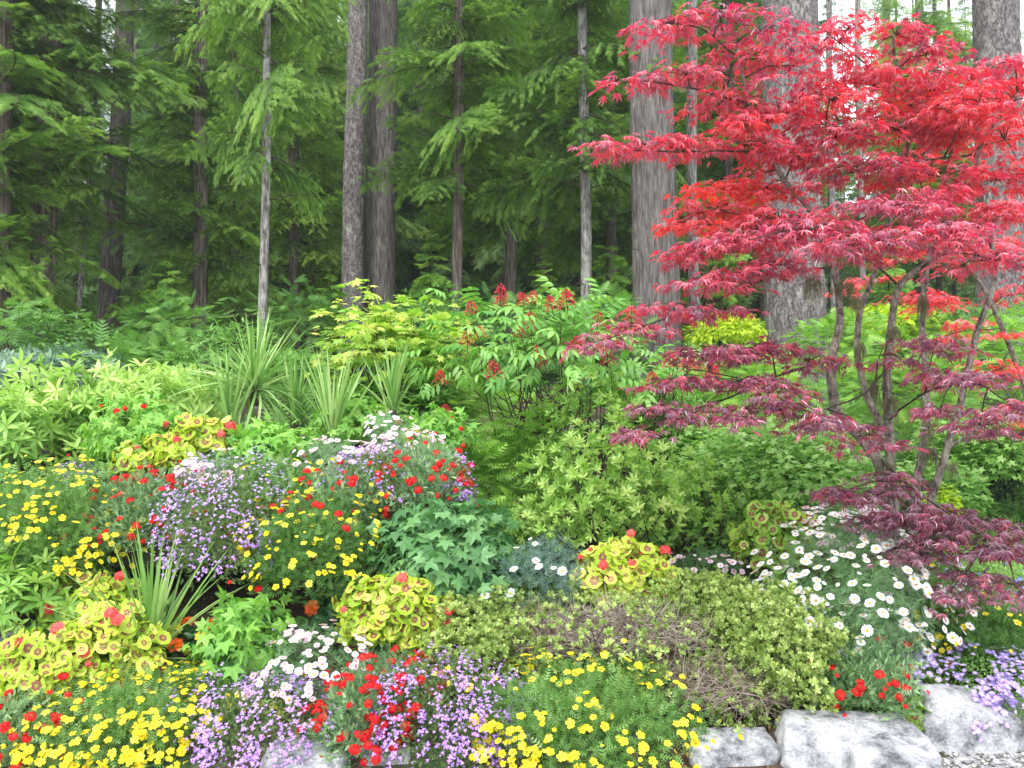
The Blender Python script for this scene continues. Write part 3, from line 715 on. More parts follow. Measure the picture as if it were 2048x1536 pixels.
# --- daisies right
plant('white_marguerite', 'daisy', 'large bush of white marguerite daisies below the red maple', 'flowering plant', 1700, 1185, 130, 118, 4.9, ry=.45, fl=[('white', 230, 1)])
plant('white_marguerite', 'daisy', 'low sprawl of white marguerites spilling down beside the dark grey rock', 'flowering plant', 1745, 1275, 85, 62, 4.75, ry=.3, fl=[('white', 44, 1)])
pnk('pale pink daisies behind the white marguerite bush', 1690, 1060, 78, 42, 5.4, 60, ry=.3)
pnk('dim pink daisies at the edge of the small leaved shrub, middle right', 1425, 1125, 60, 22, 5.4, 24, ry=.2)
plant('silver_daisy', 'blue', 'silvery leaved plant with scattered yellow eyed white daisies left of the middle geranium', 'flowering plant', 1085, 1150, 82, 66, 5.0, ry=.35, fl=[('white', 17, .95)])
plant('domed_shrub', 'dome', 'dense dark blue green domed shrub at the right edge', 'shrub', 2015, 975, 48, 66, 7.0, ry=.25, fl=[('white', 14, .9)])

# --- geraniums
def geranium(label, px, py, hw, hh, Y, nl, nf, ry=None, green=False, fk='coral'):
    SEED[0] += 1; g = np.random.default_rng(SEED[0])
    C = P(px, py, Y); Rr = np.array([S(hw, Y), ry or S(hw, Y) * .7, S(hh, Y)]); base = np.array([C[0], C[1], C[2] - Rr[2]])
    root = thing('variegated_geranium', label, 'flowering plant', base, 'variegated geraniums')
    pos, nn = blob(int(nl * 1.9), C, Rr, g, (.72, 1.08), -.45, .6, .16, SEED[0]); n = len(pos)
    Z = nrm(nn * .75 + g.normal(size=(n, 3)) * .25 + [0, -.35, .6]); Yd = nrm(g.normal(size=(n, 3)) * .7 + [0, -.3, -.5])
    q = Geo(); ss = g.uniform(.022, .047, n)
    for k_ in range(6):
        i = slice(k_, None, 6); q.add(GLF[k_], frames(Yd[i], Z[i], ss[i]), pos[i], g.uniform(0, .6 if green else 1, len(ss[i])))
    q.obj('leaves', [G_RIM if not green else FOL['vine'], G_ZONE, G_MID], root, base)
    q = Geo()
    for i in range(0, n, 3):
        b = C + (pos[i] - C) * .25 - [0, 0, Rr[2] * .6]; q.tube([b, (b + pos[i]) / 2 + [0, 0, .02], pos[i]], .0025, 4)
    q.obj('stems', [M_STEM], root, base)
    p2, n2 = blob(nf * 2, C, Rr * 1.1, g, (1, 1.15), -.1, .3, .08, SEED[0]); flowers(root, base, fk, p2[:nf], n2[:nf], g, 'flower_head', 1)
    return root
geranium('lime geranium mound at the left edge above the lowest red verbena', 70, 1370, 115, 85, 4.4, 190, 5)
geranium('lime geranium mound just left of the lower cordyline', 205, 1315, 110, 90, 4.55, 190, 5)
geranium('lime geranium sloping up behind the lower cordyline, seen from below', 190, 1215, 105, 60, 4.95, 120, 3)
geranium('bushy lime geranium dome in the middle of the lower bed', 785, 1245, 108, 88, 4.75, 210, 5)
geranium('lime geranium with coral flowers behind the dead twigs', 1250, 1160, 95, 76, 5.0, 170, 7)
geranium('greener geranium beside the white marguerite bush', 1545, 1095, 78, 82, 5.3, 120, 1, green=True)
geranium('lime geranium on the upper bed, lower of the two beside the pink daisies', 320, 925, 80, 48, 5.6, 120, 2)
geranium('lime geranium on the upper bed, higher of the two below the cordyline rosette', 395, 880, 78, 42, 5.85, 110, 3)
geranium('tiny sprig of geranium among the whitish daisies on the crest', 835, 882, 22, 18, 5.85, 12, 0)
geranium('small geranium squeezed between the two rightmost pale boulders', 1835, 1440, 45, 40, 4.35, 26, 0, green=True)

# --- abutilons
def abut(label, px, py, hw, hh, Y, kind='abut', fl=(), **k): return plant('abutilon_plant', kind, label, 'leafy plant', px, py, hw, hh, Y, fl=fl, group='leafy abutilon plants', stems=14, **k)
abut('fresh green maple leaved plant right of the lower cordyline', 490, 1290, 82, 85, 4.75, fl=[('scarlet', 1, .7)], ry=.28)
abut('dark blue green ivy like plant trailing beside the dark hollow', 890, 1120, 140, 105, 5.2, 'abutb', ry=.4)
abut('leafy abutilon in front of the cordyline spikes on the upper bed', 545, 905, 85, 62, 5.9, ry=.35, fl=[('scarlet', 2, .6)])
abut('leafy abutilon under the upper left rhododendron', 275, 880, 85, 80, 5.9, ry=.35, fl=[('scarlet', 6, .6)], size=.85)
abut('leafy abutilon to the right of the whitish daisies on the crest', 880, 880, 70, 58, 6.3, ry=.3, fl=[('scarlet', 5, .6)], size=.8)
abut('small abutilon cluster between the upper bed cordylines', 700, 850, 70, 50, 6.4, ry=.3, size=.85)
abut('abutilon leaves in the deepest part of the dark hollow', 610, 1265, 50, 26, 5.3, 'abutb', ry=.15, size=.8)

# --- begonias
def beg(label, px, py, hw, hh, Y, fl): return plant('begonia_plant', 'begl', label, 'flowering plant', px, py, hw, hh, Y, ry=.15, fl=fl, group='begonias in the shade of the hollow')
beg('orange and yellow begonia directly right of the lower cordyline base', 365, 1305, 55, 45, 4.85, [('ybeg', 6, 1), ('obeg', 4, 1)])
beg('yellow begonia in the dark hollow left of the lime geranium dome', 675, 1215, 48, 36, 5.15, [('ybeg', 4, 1), ('obeg', 2, 1)])
beg('orange begonia behind the fresh green maple leaved plant', 425, 1270, 36, 36, 5.0, [('obeg', 3, 1), ('ybeg', 3, .9)])

# --- rhododendrons
def rho(label, px, py, hw, hh, Y, kind='rhodo', **k): return plant('rhododendron', kind, label, 'shrub', px, py, hw, hh, Y, group='rhododendron shrubs', stems=20, **k)
rho('broad pale green rhododendron filling the left edge of the garden', 70, 900, 150, 140, 6.2, ry=.6)
rho('pale green rhododendron with the highest top, left of the cordylines', 260, 830, 140, 100, 6.6, ry=.6)
rho('glossy rhododendron at the lower left edge under the yellow mound', 60, 1190, 115, 85, 4.95, ry=.35, size=.9)
rho('grey green rhododendron behind the pale ones on the left', 110, 760, 120, 55, 8.2, 'rhododark', ry=.7)
rho('low rhododendron left of the lower lime geraniums with drooping leaves', 130, 1265, 60, 40, 4.95, ry=.25, size=.75)
rho('small dark rhododendron at the left edge beyond the pale ones', 10, 780, 70, 60, 8.4, 'rhododark', ry=.5)
rho('pale rhododendron patch left of the cordyline rosette with upright shoots', 390, 800, 70, 55, 7.2, ry=.5)
# --- tall azaleas in the middle
def taz(label, px, py, hw, hh, Y, **k): return plant('tall_azalea', 'tallaz', label, 'shrub', px, py, hw, hh, Y, group='open leggy azaleas', stems=34, **k)
taz('leggy azalea with pale whorled leaves in the centre of the garden', 1215, 985, 165, 115, 5.6, ry=.5, cov=.85)
taz('leggy azalea with yellowish tips just below the elderberry', 1190, 835, 85, 90, 6.4, ry=.4, cov=.8)
taz('leggy azalea spreading above the coral geranium', 1150, 1055, 110, 65, 5.5, ry=.4, cov=.8, size=.85)
taz('leggy azalea among the maple leaved shrub, middle right', 1400, 1010, 110, 80, 5.7, ry=.4, cov=.6)
# --- dwarf azaleas with dead twigs
def daz(label, px, py, hw, hh, Y, **k): return plant('dwarf_azalea', 'azalea', label, 'shrub', px, py, hw, hh, Y, group='small leaved dwarf azaleas', stems=60, var=(-.15, .95), **k)
daz('dwarf azalea with small leaves right beside the lime geranium dome', 970, 1275, 125, 88, 4.75, ry=.4)
daz('dwarf azalea in front of the white marguerites, densest of the group', 1530, 1310, 120, 130, 4.6, ry=.4)
daz('dwarf azalea just behind the dead twigs in the middle', 1400, 1215, 135, 62, 4.95, ry=.35)
daz('dwarf azalea above the large yellow mound, thin leaved', 1240, 1370, 115, 55, 4.55, ry=.3, cov=.75)
daz('dwarf azalea reaching over the pale boulders', 1450, 1390, 110, 65, 4.5, ry=.28, cov=.4)
daz('sparse dwarf azalea sprigs poking through the dead twigs', 1215, 1275, 190, 85, 4.7, ry=.42, cov=.22, shell=(.9, 1.1))
# dead twig masses
def twigs(label, px, py, hw, hh, Y, n, seed):
    g = np.random.default_rng(seed); C = P(px, py, Y); Rr = np.array([S(hw, Y), .35, S(hh, Y)]); q = Geo()
    for i in range(n):
        d = nrm(g.normal(size=3)); d[2] = abs(d[2]) * .9; d[1] = -abs(d[1]) * .8 + .1
        p = C + d * Rr * g.uniform(.85, 1.12); v = nrm(g.normal(size=3) * [1, .6, .35] + [0, 0, .12]); L = g.uniform(.05, .2); pts = [p]
        for k in range(4): v = nrm(v + g.normal(size=3) * .35); pts.append(pts[-1] + v * L / 4)
        q.tube(pts, [g.uniform(.0013, .003), .0008], 4, 0, g.random(), cap=False)
        if i % 3 == 0:
            v2 = nrm(v + g.normal(size=3) * .7); q.tube([pts[2], pts[2] + v2 * L * .3, pts[2] + v2 * L * .5 + g.normal(size=3) * .01], [.0015, .0007], 4, 0, g.random(), cap=False)
    b = C - [0, 0, Rr[2]]; o = q.obj('dead_twigs', [M_DEAD], None, b); o.location = b
    tag(o, label, 'twigs', 'tangles of dead twigs')
twigs('tangle of bare pale twigs in the middle of the dwarf azaleas', 1225, 1285, 200, 72, 4.7, 1700, 1)
twigs('tangle of bare brown twigs right above the boulders', 1430, 1385, 135, 70, 4.5, 1300, 2)
twigs('wispy dead twigs just above the bottom violet mat and yellow mound', 1080, 1290, 80, 50, 4.7, 450, 3)

# --- maple leaved green shrubs, ferny greens
def cur(label, px, py, hw, hh, Y, **k): return plant('maple_leaved_shrub', 'curr', label, 'shrub', px, py, hw, hh, Y, group='spreading maple leaved shrubs', stems=30, **k)
cur('wide maple leaved green shrub left of the red maple trunks', 1565, 950, 190, 95, 6.3, ry=.7, lump=.2)
cur('maple leaved green shrub behind the greener geranium', 1450, 1050, 140, 60, 5.9, ry=.4)
cur('bright green leafy shrub right of the red maple trunks', 1960, 905, 110, 75, 7.2, ry=.6)
cur('leafy shrub between the maple trunks near the ground', 1870, 990, 90, 60, 6.6, ry=.4)
cur('green shrub low behind the trailing ivy like plant', 1030, 1085, 75, 60, 5.9, ry=.4)
cur('green shrub under the elderberry on its right', 1330, 860, 110, 60, 7.2, ry=.5)
def fern(label, px, py, hw, hh, Y, **k): return plant('feathery_shrub', 'seed', label, 'shrub', px, py, hw, hh, Y, group='soft feathery green shrubs', **k)
fern('soft feathery green mass beneath the elderberry branches', 965, 985, 95, 95, 6.6, ry=.5)
fern('feathery light green mass behind the elderberry stems', 960, 850, 120, 80, 8.0, ry=.6)
fern('feathery yellow green mass behind the red maple trunks', 1800, 800, 140, 100, 8.5, ry=.8)
fern('feathery green mass at the right edge behind the maple', 2000, 740, 90, 100, 9.5, ry=.8)
fern('feathery green mass right of the big smooth trunk', 1480, 790, 110, 80, 9.0, ry=.8)
fern('feathery green mass left of the big spruce base', 1680, 700, 90, 70, 11, ry=.8)
plant('fern_clump', 'fernu', 'small bright fern left of the white marguerite bush', 'fern', 1552, 1195, 45, 36, 5.0, ry=.15, size=.7)
plant('lime_groundcover', 'lime', 'small lime green tuft between the maple trunk bases', 'shrub', 1885, 1015, 28, 36, 5.7, ry=.1, size=.5)
plant('thin_grassy_plant', 'bidens', 'dark grassy tangle right of the white marguerites', 'leafy plant', 1880, 1225, 95, 60, 5.15, ry=.35, fl=[('bidens', 12, .8)])

fern('soft feathery tuft right before the bundle of elderberry stems', 1060, 880, 75, 50, 6.7, ry=.3)
cur('leafy shrub just past the right edge of the picture', 2230, 960, 130, 90, 6.6, ry=.6)
fern('feathery mass just past the right edge of the picture', 2330, 850, 150, 110, 8.5, ry=.8)
bid('yellow bidens just past the right edge of the picture', 2190, 1300, 100, 70, 5.1, 40, ry=.4)
# --- vine maple and elderberry
plant('vine_maple', 'vine', 'yellow green vine maple with orange tips in front of the twin trunks', 'small tree', 740, 700, 85, 100, 7.6, ry=.6, stems=26, shell=(.35, 1.05), lump=.35, var=(.0, .75), layer=.13)
plant('vine_maple', 'vine', 'yellow green vine maple with orange tips left of the berry clusters', 'small tree', 855, 710, 85, 90, 7.8, ry=.6, stems=26, shell=(.35, 1.05), lump=.35, var=(.0, .85), layer=.13)
plant('vine_maple', 'curr', 'low green vine maple foliage behind the cordyline spikes', 'small tree', 790, 820, 120, 70, 7.6, ry=.5, size=1.3, stems=20)
plant('elderberry_shrub', 'elder', 'red elderberry with drooping leaves and upright berry clusters, largest half', 'shrub', 1090, 722, 198, 128, 7.0, ry=.7, size=.85, stems=46, shell=(.45, 1.03), fl=[], lump=.25, zmin=-.3, cov=1.5)
plant('elderberry_shrub', 'elder', 'red elderberry lobe in front of the big smooth trunk', 'shrub', 1300, 778, 95, 72, 7.0, ry=.5, stems=24, shell=(.45, 1.03), fl=[('panicle', 8, 1.1)], zmin=-.3, cov=1.2)
for ob_ in [o_ for o_ in COL.objects if o_.name == 'elderberry_shrub']:
    bp_ = [(945, 620), (1000, 590), (1040, 588), (1062, 597), (1048, 602), (1105, 612), (1135, 610), (1195, 640), (1262, 640), (935, 682), (962, 668), (1040, 665), (990, 748), (1078, 715), (1090, 722), (1215, 722), (1305, 765), (895, 832), (1062, 655), (1000, 605), (1150, 700), (880, 760)]
    ps_ = np.array([P(a_, b_ + 10, 6.55 + .25 * math.sin(a_)) for a_, b_ in bp_]); flowers(ob_, np.array(ob_.location), 'panicle', ps_, np.tile([0, 0, 1.], (len(ps_), 1)), np.random.default_rng(5), 'berry_cluster', 1.25, True)

# --- lime bushes and undergrowth in the distance
plant('lime_shrub', 'lime', 'bright lime yellow shrub in the clearing left of the spruce', 'shrub', 1450, 668, 75, 36, 13.5, ry=1, size=1.2)
plant('lime_shrub', 'lime', 'bright lime yellow shrub in the clearing right of the spruce', 'shrub', 1775, 655, 95, 34, 14, ry=1, size=1.2)
UND = [
 (40, 665, 75, 60, 10.5, 'dark bushy undergrowth at the left edge of the forest'), (150, 690, 70, 45, 11, 'undergrowth between the two leftmost brown trunks'),
 (350, 655, 95, 50, 12, 'broad leaved undergrowth right of the leaning trunk'), (300, 740, 110, 50, 9, 'low undergrowth behind the highest rhododendron'),
 (460, 700, 80, 50, 10.5, 'undergrowth behind the cordyline rosette'), (600, 650, 70, 60, 12.5, 'dark undergrowth left of the twin trunks'),
 (620, 760, 80, 55, 9.5, 'undergrowth behind the upper cordyline spikes'), (860, 640, 90, 50, 13, 'undergrowth right of the twin trunks'),
 (1010, 650, 90, 50, 13.5, 'dark undergrowth behind the elderberry top'), (1210, 650, 70, 60, 12, 'undergrowth just left of the big smooth trunk'),
 (1370, 760, 70, 60, 11, 'undergrowth at the foot of the big smooth trunk'), (1560, 760, 80, 50, 10.5, 'undergrowth before the spruce base'),
 (1900, 680, 100, 50, 13, 'undergrowth left of the rightmost big trunk'), (2030, 660, 60, 60, 12, 'undergrowth at the right edge of the forest'),
]
for iu, (a, b, c, d_, e, lb) in enumerate(UND):
    plant('forest_shrub', ['wood', 'under', 'wood'][iu % 3], lb, 'shrub', a, b, c, d_, e, ry=1.0, group='undergrowth shrubs at the forest edge', cov=.85, lump=.32)
# forest floor cover beyond
q = Geo(); n = 9000
x = rng.uniform(-24, 24, n); y = 8 + 34 * rng.random(n) ** 1.4; k = np.abs(x) < y * .75 + 1; x = x[k]; y = y[k]; n = len(x)
z = ground(x, y) + rng.uniform(0, .5, n) * rng.random(n)
q.add(TW, frames(rng.normal(size=(n, 3)) * [1, 1, .3] + [0, 0, .35], rng.normal(size=(n, 3)) * .4 + [0, 0, 1], rng.uniform(.2, .5, n)), np.stack([x, y, z], 1), rng.uniform(0, .8, n))
q.add(OV, frames(rng.normal(size=(n, 3)) * [1, 1, .3], rng.normal(size=(n, 3)) * .4 + [0, 0, 1], rng.uniform(.1, .2, n)), np.stack([x + .1, y + .1, z + .08], 1), rng.uniform(0, .8, n))
o = q.obj('ground_cover', [FOL['under']]); o['kind'] = 'stuff'; tag(o, 'low green ground cover spreading over the forest floor', 'ground cover')
q = Geo(); n = 52000
x = rng.uniform(-75, 75, n); y = 19 + 80 * rng.random(n) ** 1.3; k = np.abs(x) < y * .75 + 1; x = x[k]; y = y[k]; n = len(x)
hh_ = 1.1 + 1.0 * wob(np.stack([x, y, 0 * x], 1), .5, 3); z = ground(x, y) + rng.uniform(0, 1, n) * np.clip(hh_, .3, 3) * (.8 + y / 40)
q.add(TWF, frames(rng.normal(size=(n, 3)) * [1, 1, .3] + [0, 0, .2], rng.normal(size=(n, 3)) * .4 + [0, 0, 1], rng.uniform(.35, .7, n) * (.5 + y / 50)), np.stack([x, y, z], 1), rng.uniform(0, .9, n))
o = q.obj('far_undergrowth', [M_FAR]); o['kind'] = 'stuff'; tag(o, 'mass of green undergrowth covering the slope deep in the forest', 'undergrowth')
M_LIT = leafmat('fallen_leaves', [(.08, .04, .02), (.2, .1, .05), (.32, .2, .1)], .1, .8, .2)
q = Geo(); n = 7000
x = rng.uniform(-3, 5, n); y = yedge(x) + rng.uniform(-.15, 1.6, n) ** 1.0; z = np.where(y < yedge(x) + .02, .02, ground(x, y) + .01)
q.add(OV, frames(rng.normal(size=(n, 3)) * [1, 1, .15], rng.normal(size=(n, 3)) * .4 + [0, 0, 1], rng.uniform(.012, .035, n)), np.stack([x, y, z + rng.uniform(0, .012, n)], 1), rng.random(n))
o = q.obj('leaf_litter', [M_LIT]); o['kind'] = 'stuff'; tag(o, 'brown fallen leaves lying on the soil and along the rocks', 'leaf litter')
# leaf litter / low weeds on the garden beds
q = Geo(); n = 52000
x = rng.uniform(-5.2, 7.5, n); y = rng.uniform(4.3, 9.5, n); k = (y > yedge(x) + .22) & ((y > 6.2) | (x > -.4) | (x < -3)); x = x[k]; y = y[k]; n = len(x); z = ground(x, y) + rng.uniform(0, .22, n)
q.add(FEA, frames(rng.normal(size=(n, 3)) * [1, 1, .5] + [0, 0, .5], rng.normal(size=(n, 3)) * .6 + [0, 0, 1], rng.uniform(.05, .11, n)), np.stack([x, y, z], 1), rng.uniform(0, .8, n))
o = q.obj('bed_weeds', [FOL['curr']]); o['kind'] = 'stuff'; tag(o, 'low green weeds filling the soil between the planted clumps', 'ground cover')

# ------------------------------------------------------------------ cordylines
BL = [blade(.03, c) for c in (.05, .2, .45, .8)]
def cordyline(label, px, py, Y, n, L, spread, seed, up=0.4, w=1.15, trunk=0):
    g = np.random.default_rng(seed); C = P(px, py, Y); root = thing('cordyline', label, 'spiky plant', C - [0, 0, trunk], 'spiky cordylines')
    q = Geo(); a = g.uniform(0, 6.28, n); e = np.clip(1.45 - np.abs(g.normal(size=n)) * spread, -.5, 1.5)
    d = np.stack([np.cos(a) * np.cos(e), np.sin(a) * np.cos(e), np.sin(e)], 1)
    Z = nrm(np.stack([-np.cos(a) * np.sin(e), -np.sin(a) * np.sin(e), np.cos(e)], 1) + g.normal(size=(n, 3)) * .25)
    s_ = L * g.uniform(.7, 1.1, n); ci = np.clip(((1.5 - e) * 1.6 + g.normal(size=n) * .5).astype(int), 0, 3)
    for k_ in range(4):
        i = ci == k_
        if i.any():
            M = frames(d[i], Z[i], s_[i]); M[:, :, 0] *= (w * .65 / L)
            q.add(BL[k_], M, np.tile(C, (int(i.sum()), 1)) + g.normal(size=(int(i.sum()), 3)) * .015, g.uniform(0, 1, int(i.sum())))
    q.obj('blades', [FOL['cord']], root, C - [0, 0, trunk], smooth=True)
    q = Geo(); q.tube([C - [0, 0, max(trunk, .08)], C + [0, 0, .04]], [.035, .03], 8); q.obj('stem', [M_TWIG], root, C - [0, 0, trunk])
cordyline('spiky cordyline standing in the lower bed between geranium and begonias', 300, 1325, 4.7, 62, .74, .5, 1)
cordyline('cordyline with the widest arching rosette, highest in the upper bed', 510, 780, 6.5, 120, .6, 1.3, 2, trunk=.12)
cordyline('upright cordyline spikes just right of the wide rosette', 590, 850, 6.6, 30, .6, .22, 3)
cordyline('tall upright cordyline in the middle of the upper bed', 665, 885, 6.1, 46, .68, .25, 4)
cordyline('upright cordyline farthest right above the whitish daisies', 785, 830, 6.5, 40, .56, .32, 5)
cordyline('narrow cordyline spikes left under the wide rosette', 460, 860, 6.3, 26, .62, .2, 6)

# ------------------------------------------------------------------ red maples
MRED = leafmat('red_maple_leaves', [(.13, .022, .05), (.4, .032, .085), (.6, .028, .055), (.72, .045, .03)], .42, .42, 1.0, 1.6, .1)
for n_ in MRED.node_tree.nodes:
    if n_.type == 'BSDF_PRINCIPLED':
        n_.inputs['Coat Weight'].default_value = 1.0; n_.inputs['Coat IOR'].default_value = 1.85; n_.inputs['Coat Roughness'].default_value = .36; n_.inputs['Sheen Weight'].default_value = 1.0; n_.inputs['Sheen Roughness'].default_value = .35; n_.inputs['Sheen Tint'].default_value = (.95, .72, .95, 1)
def limb(q, pts, r, sides=10, var=.5):
    p = np.array([P(*a) for a in pts]); n = len(p); t = np.linspace(0, n - 1, (n - 1) * 5 + 1)
    tt = np.arange(n); sm = np.stack([np.interp(t, tt, p[:, i]) for i in range(3)], 1)
    for _ in range(4): sm[1:-1] = (sm[:-2] + sm[1:-1] * 2 + sm[2:]) / 4
    sm[1:-1] += np.stack([wob(sm[1:-1], 9, 5), wob(sm[1:-1], 9, 6), 0 * sm[1:-1, 0]], 1) * .008
    q.tube(sm, [r[0] * .58, r[1] * .75], sides, 0, var)
    return sm
STEMS = [
 ([(1800, 1180, 5.1), (1775, 1010, 5.1), (1758, 915, 5.1), (1721, 869, 5.1), (1680, 842, 5.1), (1666, 791, 5.1), (1663, 722, 5.15), (1676, 671, 5.2), (1683, 613, 5.2), (1666, 534, 5.2), (1640, 470, 5.2), (1628, 427, 5.2), (1567, 359, 5.1), (1543, 308, 5.0), (1510, 250, 5), (1492, 205, 4.9), (1471, 86, 4.8)], (.062, .011)),
 ([(1810, 1180, 5.15), (1785, 1000, 5.15), (1775, 842, 5.2), (1772, 739, 5.2), (1782, 637, 5.2), (1793, 568, 5.2), (1844, 534, 5.1), (1890, 500, 5.0), (1960, 470, 4.8)], (.055, .016)),
 ([(1765, 900, 5.15), (1758, 842, 5.15), (1728, 780, 5.2), (1711, 705, 5.2), (1717, 613, 5.25), (1748, 562, 5.3), (1785, 440, 5.3), (1810, 330, 5.3), (1826, 202, 5.2), (1789, 120, 5.1), (1787, 70, 5.0)], (.04, .01)),
 ([(1822, 1180, 5.3), (1827, 985, 5.3), (1840, 927, 5.3), (1858, 842, 5.3), (1851, 756, 5.35), (1844, 671, 5.4), (1846, 568, 5.4), (1875, 420, 5.4), (1905, 300, 5.4), (1930, 180, 5.3)], (.05, .012)),
 ([(1840, 1180, 5.25), (1858, 1002, 5.25), (1892, 910, 5.25), (1922, 808, 5.25), (1935, 740, 5.25), (1960, 640, 5.2), (1995, 560, 5.2), (1975, 450, 5.2), (1943, 310, 5.2), (1987, 250, 5.1), (2035, 185, 5.0)], (.045, .012)),
 ([(1895, 895, 5.25), (1925, 880, 5.2), (1955, 855, 5.1)], (.02, .01)),
]
root = thing('japanese_maple', 'many stemmed red japanese maple with lichened trunks, nearest tree on the right', 'tree', P(1815, 1180, 5.2))
mo = np.array(root.location); nodes = []
for pts, r in STEMS:
    q = Geo(); nodes.append(limb(q, pts, r)[8:]); q.obj('trunk', [M_MAPBARK], root, mo, smooth=True)
ARMS = [
 [(1543, 308, 5.0), (1450, 300, 4.9), (1350, 305, 4.8), (1230, 298, 4.7), (1170, 300, 4.65)],
 [(1666, 534, 5.2), (1560, 545, 5.0), (1430, 600, 4.8), (1300, 650, 4.7), (1170, 690, 4.6)],
 [(1663, 722, 5.15), (1580, 740, 5.0), (1450, 800, 4.8), (1320, 840, 4.6), (1240, 870, 4.5)],
 [(1680, 842, 5.1), (1600, 820, 4.9), (1500, 760, 4.7), (1400, 740, 4.6)],
 [(1628, 427, 5.2), (1540, 450, 5.0), (1430, 480, 4.8), (1370, 510, 4.7)],
 [(1492, 205, 4.9), (1400, 180, 4.8), (1300, 160, 4.7), (1230, 165, 4.7)],
 [(1471, 110, 4.8), (1400, 50, 4.7), (1320, 45, 4.7)],
 [(1793, 568, 5.2), (1700, 480, 4.8), (1600, 450, 4.5), (1500, 480, 4.3)],
 [(1844, 534, 5.1), (1900, 500, 4.6), (2000, 520, 4.2)],
 [(1775, 842, 5.2), (1850, 780, 4.7), (1950, 760, 4.2), (2010, 800, 4.0)],
 [(1758, 915, 5.1), (1800, 960, 4.8), (1900, 1030, 4.6), (2010, 1100, 4.4)],
 [(1772, 739, 5.2), (1720, 800, 4.8), (1600, 830, 4.5), (1560, 850, 4.4)],
 [(1905, 300, 5.4), (1800, 250, 5.2), (1700, 230, 5.1), (1640, 260, 5)],
 [(1943, 310, 5.2), (1850, 320, 4.9), (1720, 330, 4.7)],
 [(1826, 202, 5.2), (1720, 120, 5.0), (1650, 60, 4.9)],
]
q = Geo()
for a in ARMS: nodes.append(limb(q, a, (.012, .004), 6))
NODES = np.concatenate(nodes)
# pads: px, py, hw, hh, Y, var (shade on low pads, light through inner ones, painted as hue), count multiplier
PADS = [
 (1345, 45, 60, 22, 4.7, .45), (1440, 30, 90, 28, 4.75, .4), (1530, 60, 75, 40, 4.8, .35), (1580, 130, 60, 50, 4.8, .35), (1480, 120, 90, 35, 4.9, .5),
 (1275, 165, 65, 25, 4.7, .4), (1370, 150, 70, 28, 4.8, .45), (1440, 210, 90, 35, 4.95, .55), (1560, 230, 80, 35, 5.0, .55), (1640, 190, 70, 40, 5.1, .6),
 (1700, 60, 80, 30, 4.95, .6), (1640, 100, 60, 30, 5.0, .6), (1790, 70, 80, 28, 5.05, .5), (1850, 110, 60, 35, 5.05, .4), (1740, 170, 100, 40, 5.15, .6), (1870, 180, 100, 45, 5.25, .65),
 (1960, 140, 90, 40, 5.1, .65), (2030, 200, 70, 60, 5.1, .7), (1800, 260, 120, 45, 5.1, .5), (1920, 270, 110, 50, 5.3, .65), (1680, 270, 100, 40, 5.0, .45),
 (1600, 320, 110, 32, 5.1, .6), (1740, 340, 120, 32, 4.9, .4), (1860, 350, 110, 36, 5.0, .6), (1990, 360, 90, 45, 5.2, .65), (1490, 290, 85, 25, 4.9, .5),
 (1380, 290, 85, 20, 4.8, .5), (1290, 290, 70, 20, 4.75, .5), (1200, 297, 40, 15, 4.65, .45), (1530, 380, 80, 25, 5.2, .7), (1430, 420, 90, 30, 5.2, .75),
 (1560, 440, 120, 28, 5.0, .6), (1400, 500, 60, 25, 4.8, .5), (1480, 480, 110, 25, 4.7, .45), (1620, 460, 120, 30, 4.5, .35), (1760, 420, 120, 35, 4.6, .35),
 (1740, 490, 130, 25, 4.3, .35), (1880, 470, 130, 30, 4.3, .4), (1990, 520, 100, 35, 4.2, .4), (1850, 400, 90, 30, 4.9, .5), (1980, 430, 90, 30, 4.9, .6),
 (1560, 530, 100, 22, 4.7, .35), (1420, 560, 80, 28, 4.7, .4), (1340, 610, 60, 25, 4.7, .35), (1250, 655, 65, 18, 4.65, .3), (1180, 685, 40, 14, 4.6, .25), (1450, 620, 60, 20, 4.8, .3),
 (1420, 710, 100, 25, 4.7, .15), (1540, 700, 90, 28, 4.9, .18), (1360, 760, 70, 22, 4.65, .15), (1620, 720, 60, 30, 5.0, .2), (1500, 770, 100, 28, 4.75, .12),
 (1330, 820, 70, 26, 4.6, .12), (1270, 865, 50, 22, 4.5, .12), (1430, 825, 80, 28, 4.6, .12), (1550, 820, 90, 28, 4.5, .08), (1640, 850, 70, 28, 4.4, .1), (1740, 870, 60, 26, 4.5, .1),
 (1760, 710, 50, 25, 5.0, .15), (1870, 690, 70, 30, 4.8, .15), (1870, 750, 60, 26, 4.6, .12), (1960, 760, 70, 32, 4.2, .08), (2020, 820, 50, 30, 4.0, .08), (1880, 820, 50, 22, 4.4, .08), (1960, 850, 60, 26, 4.2, .1),
 (1900, 220, 110, 40, 5.0, .8), (2010, 280, 80, 50, 4.9, .8), (1960, 200, 90, 35, 4.8, .7), (1830, 150, 90, 30, 4.9, .55), (2030, 130, 60, 35, 4.9, .5), (2030, 420, 60, 40, 4.7, .6), (1660, 200, 90, 35, 4.9, .7), (1500, 250, 90, 28, 4.85, .7), (1450, 380, 90, 30, 5.3, .9), (1390, 450, 60, 30, 5.1, .9),
 (1760, 990, 80, 24, 4.7, .0), (1680, 985, 50, 18, 4.7, .0), (1850, 1030, 90, 28, 4.6, .02), (1950, 1040, 90, 28, 4.6, .0), (1790, 1040, 80, 24, 4.65, .02), (1900, 1090, 100, 26, 4.5, .0), (2010, 1100, 80, 30, 4.4, .0), (1840, 1110, 60, 22, 4.6, .02), (1930, 1150, 60, 24, 4.45, .0), (2030, 1170, 50, 22, 4.3, .0), (1900, 1185, 40, 16, 4.4, .0), (1770, 950, 40, 20, 4.9, .05),
]
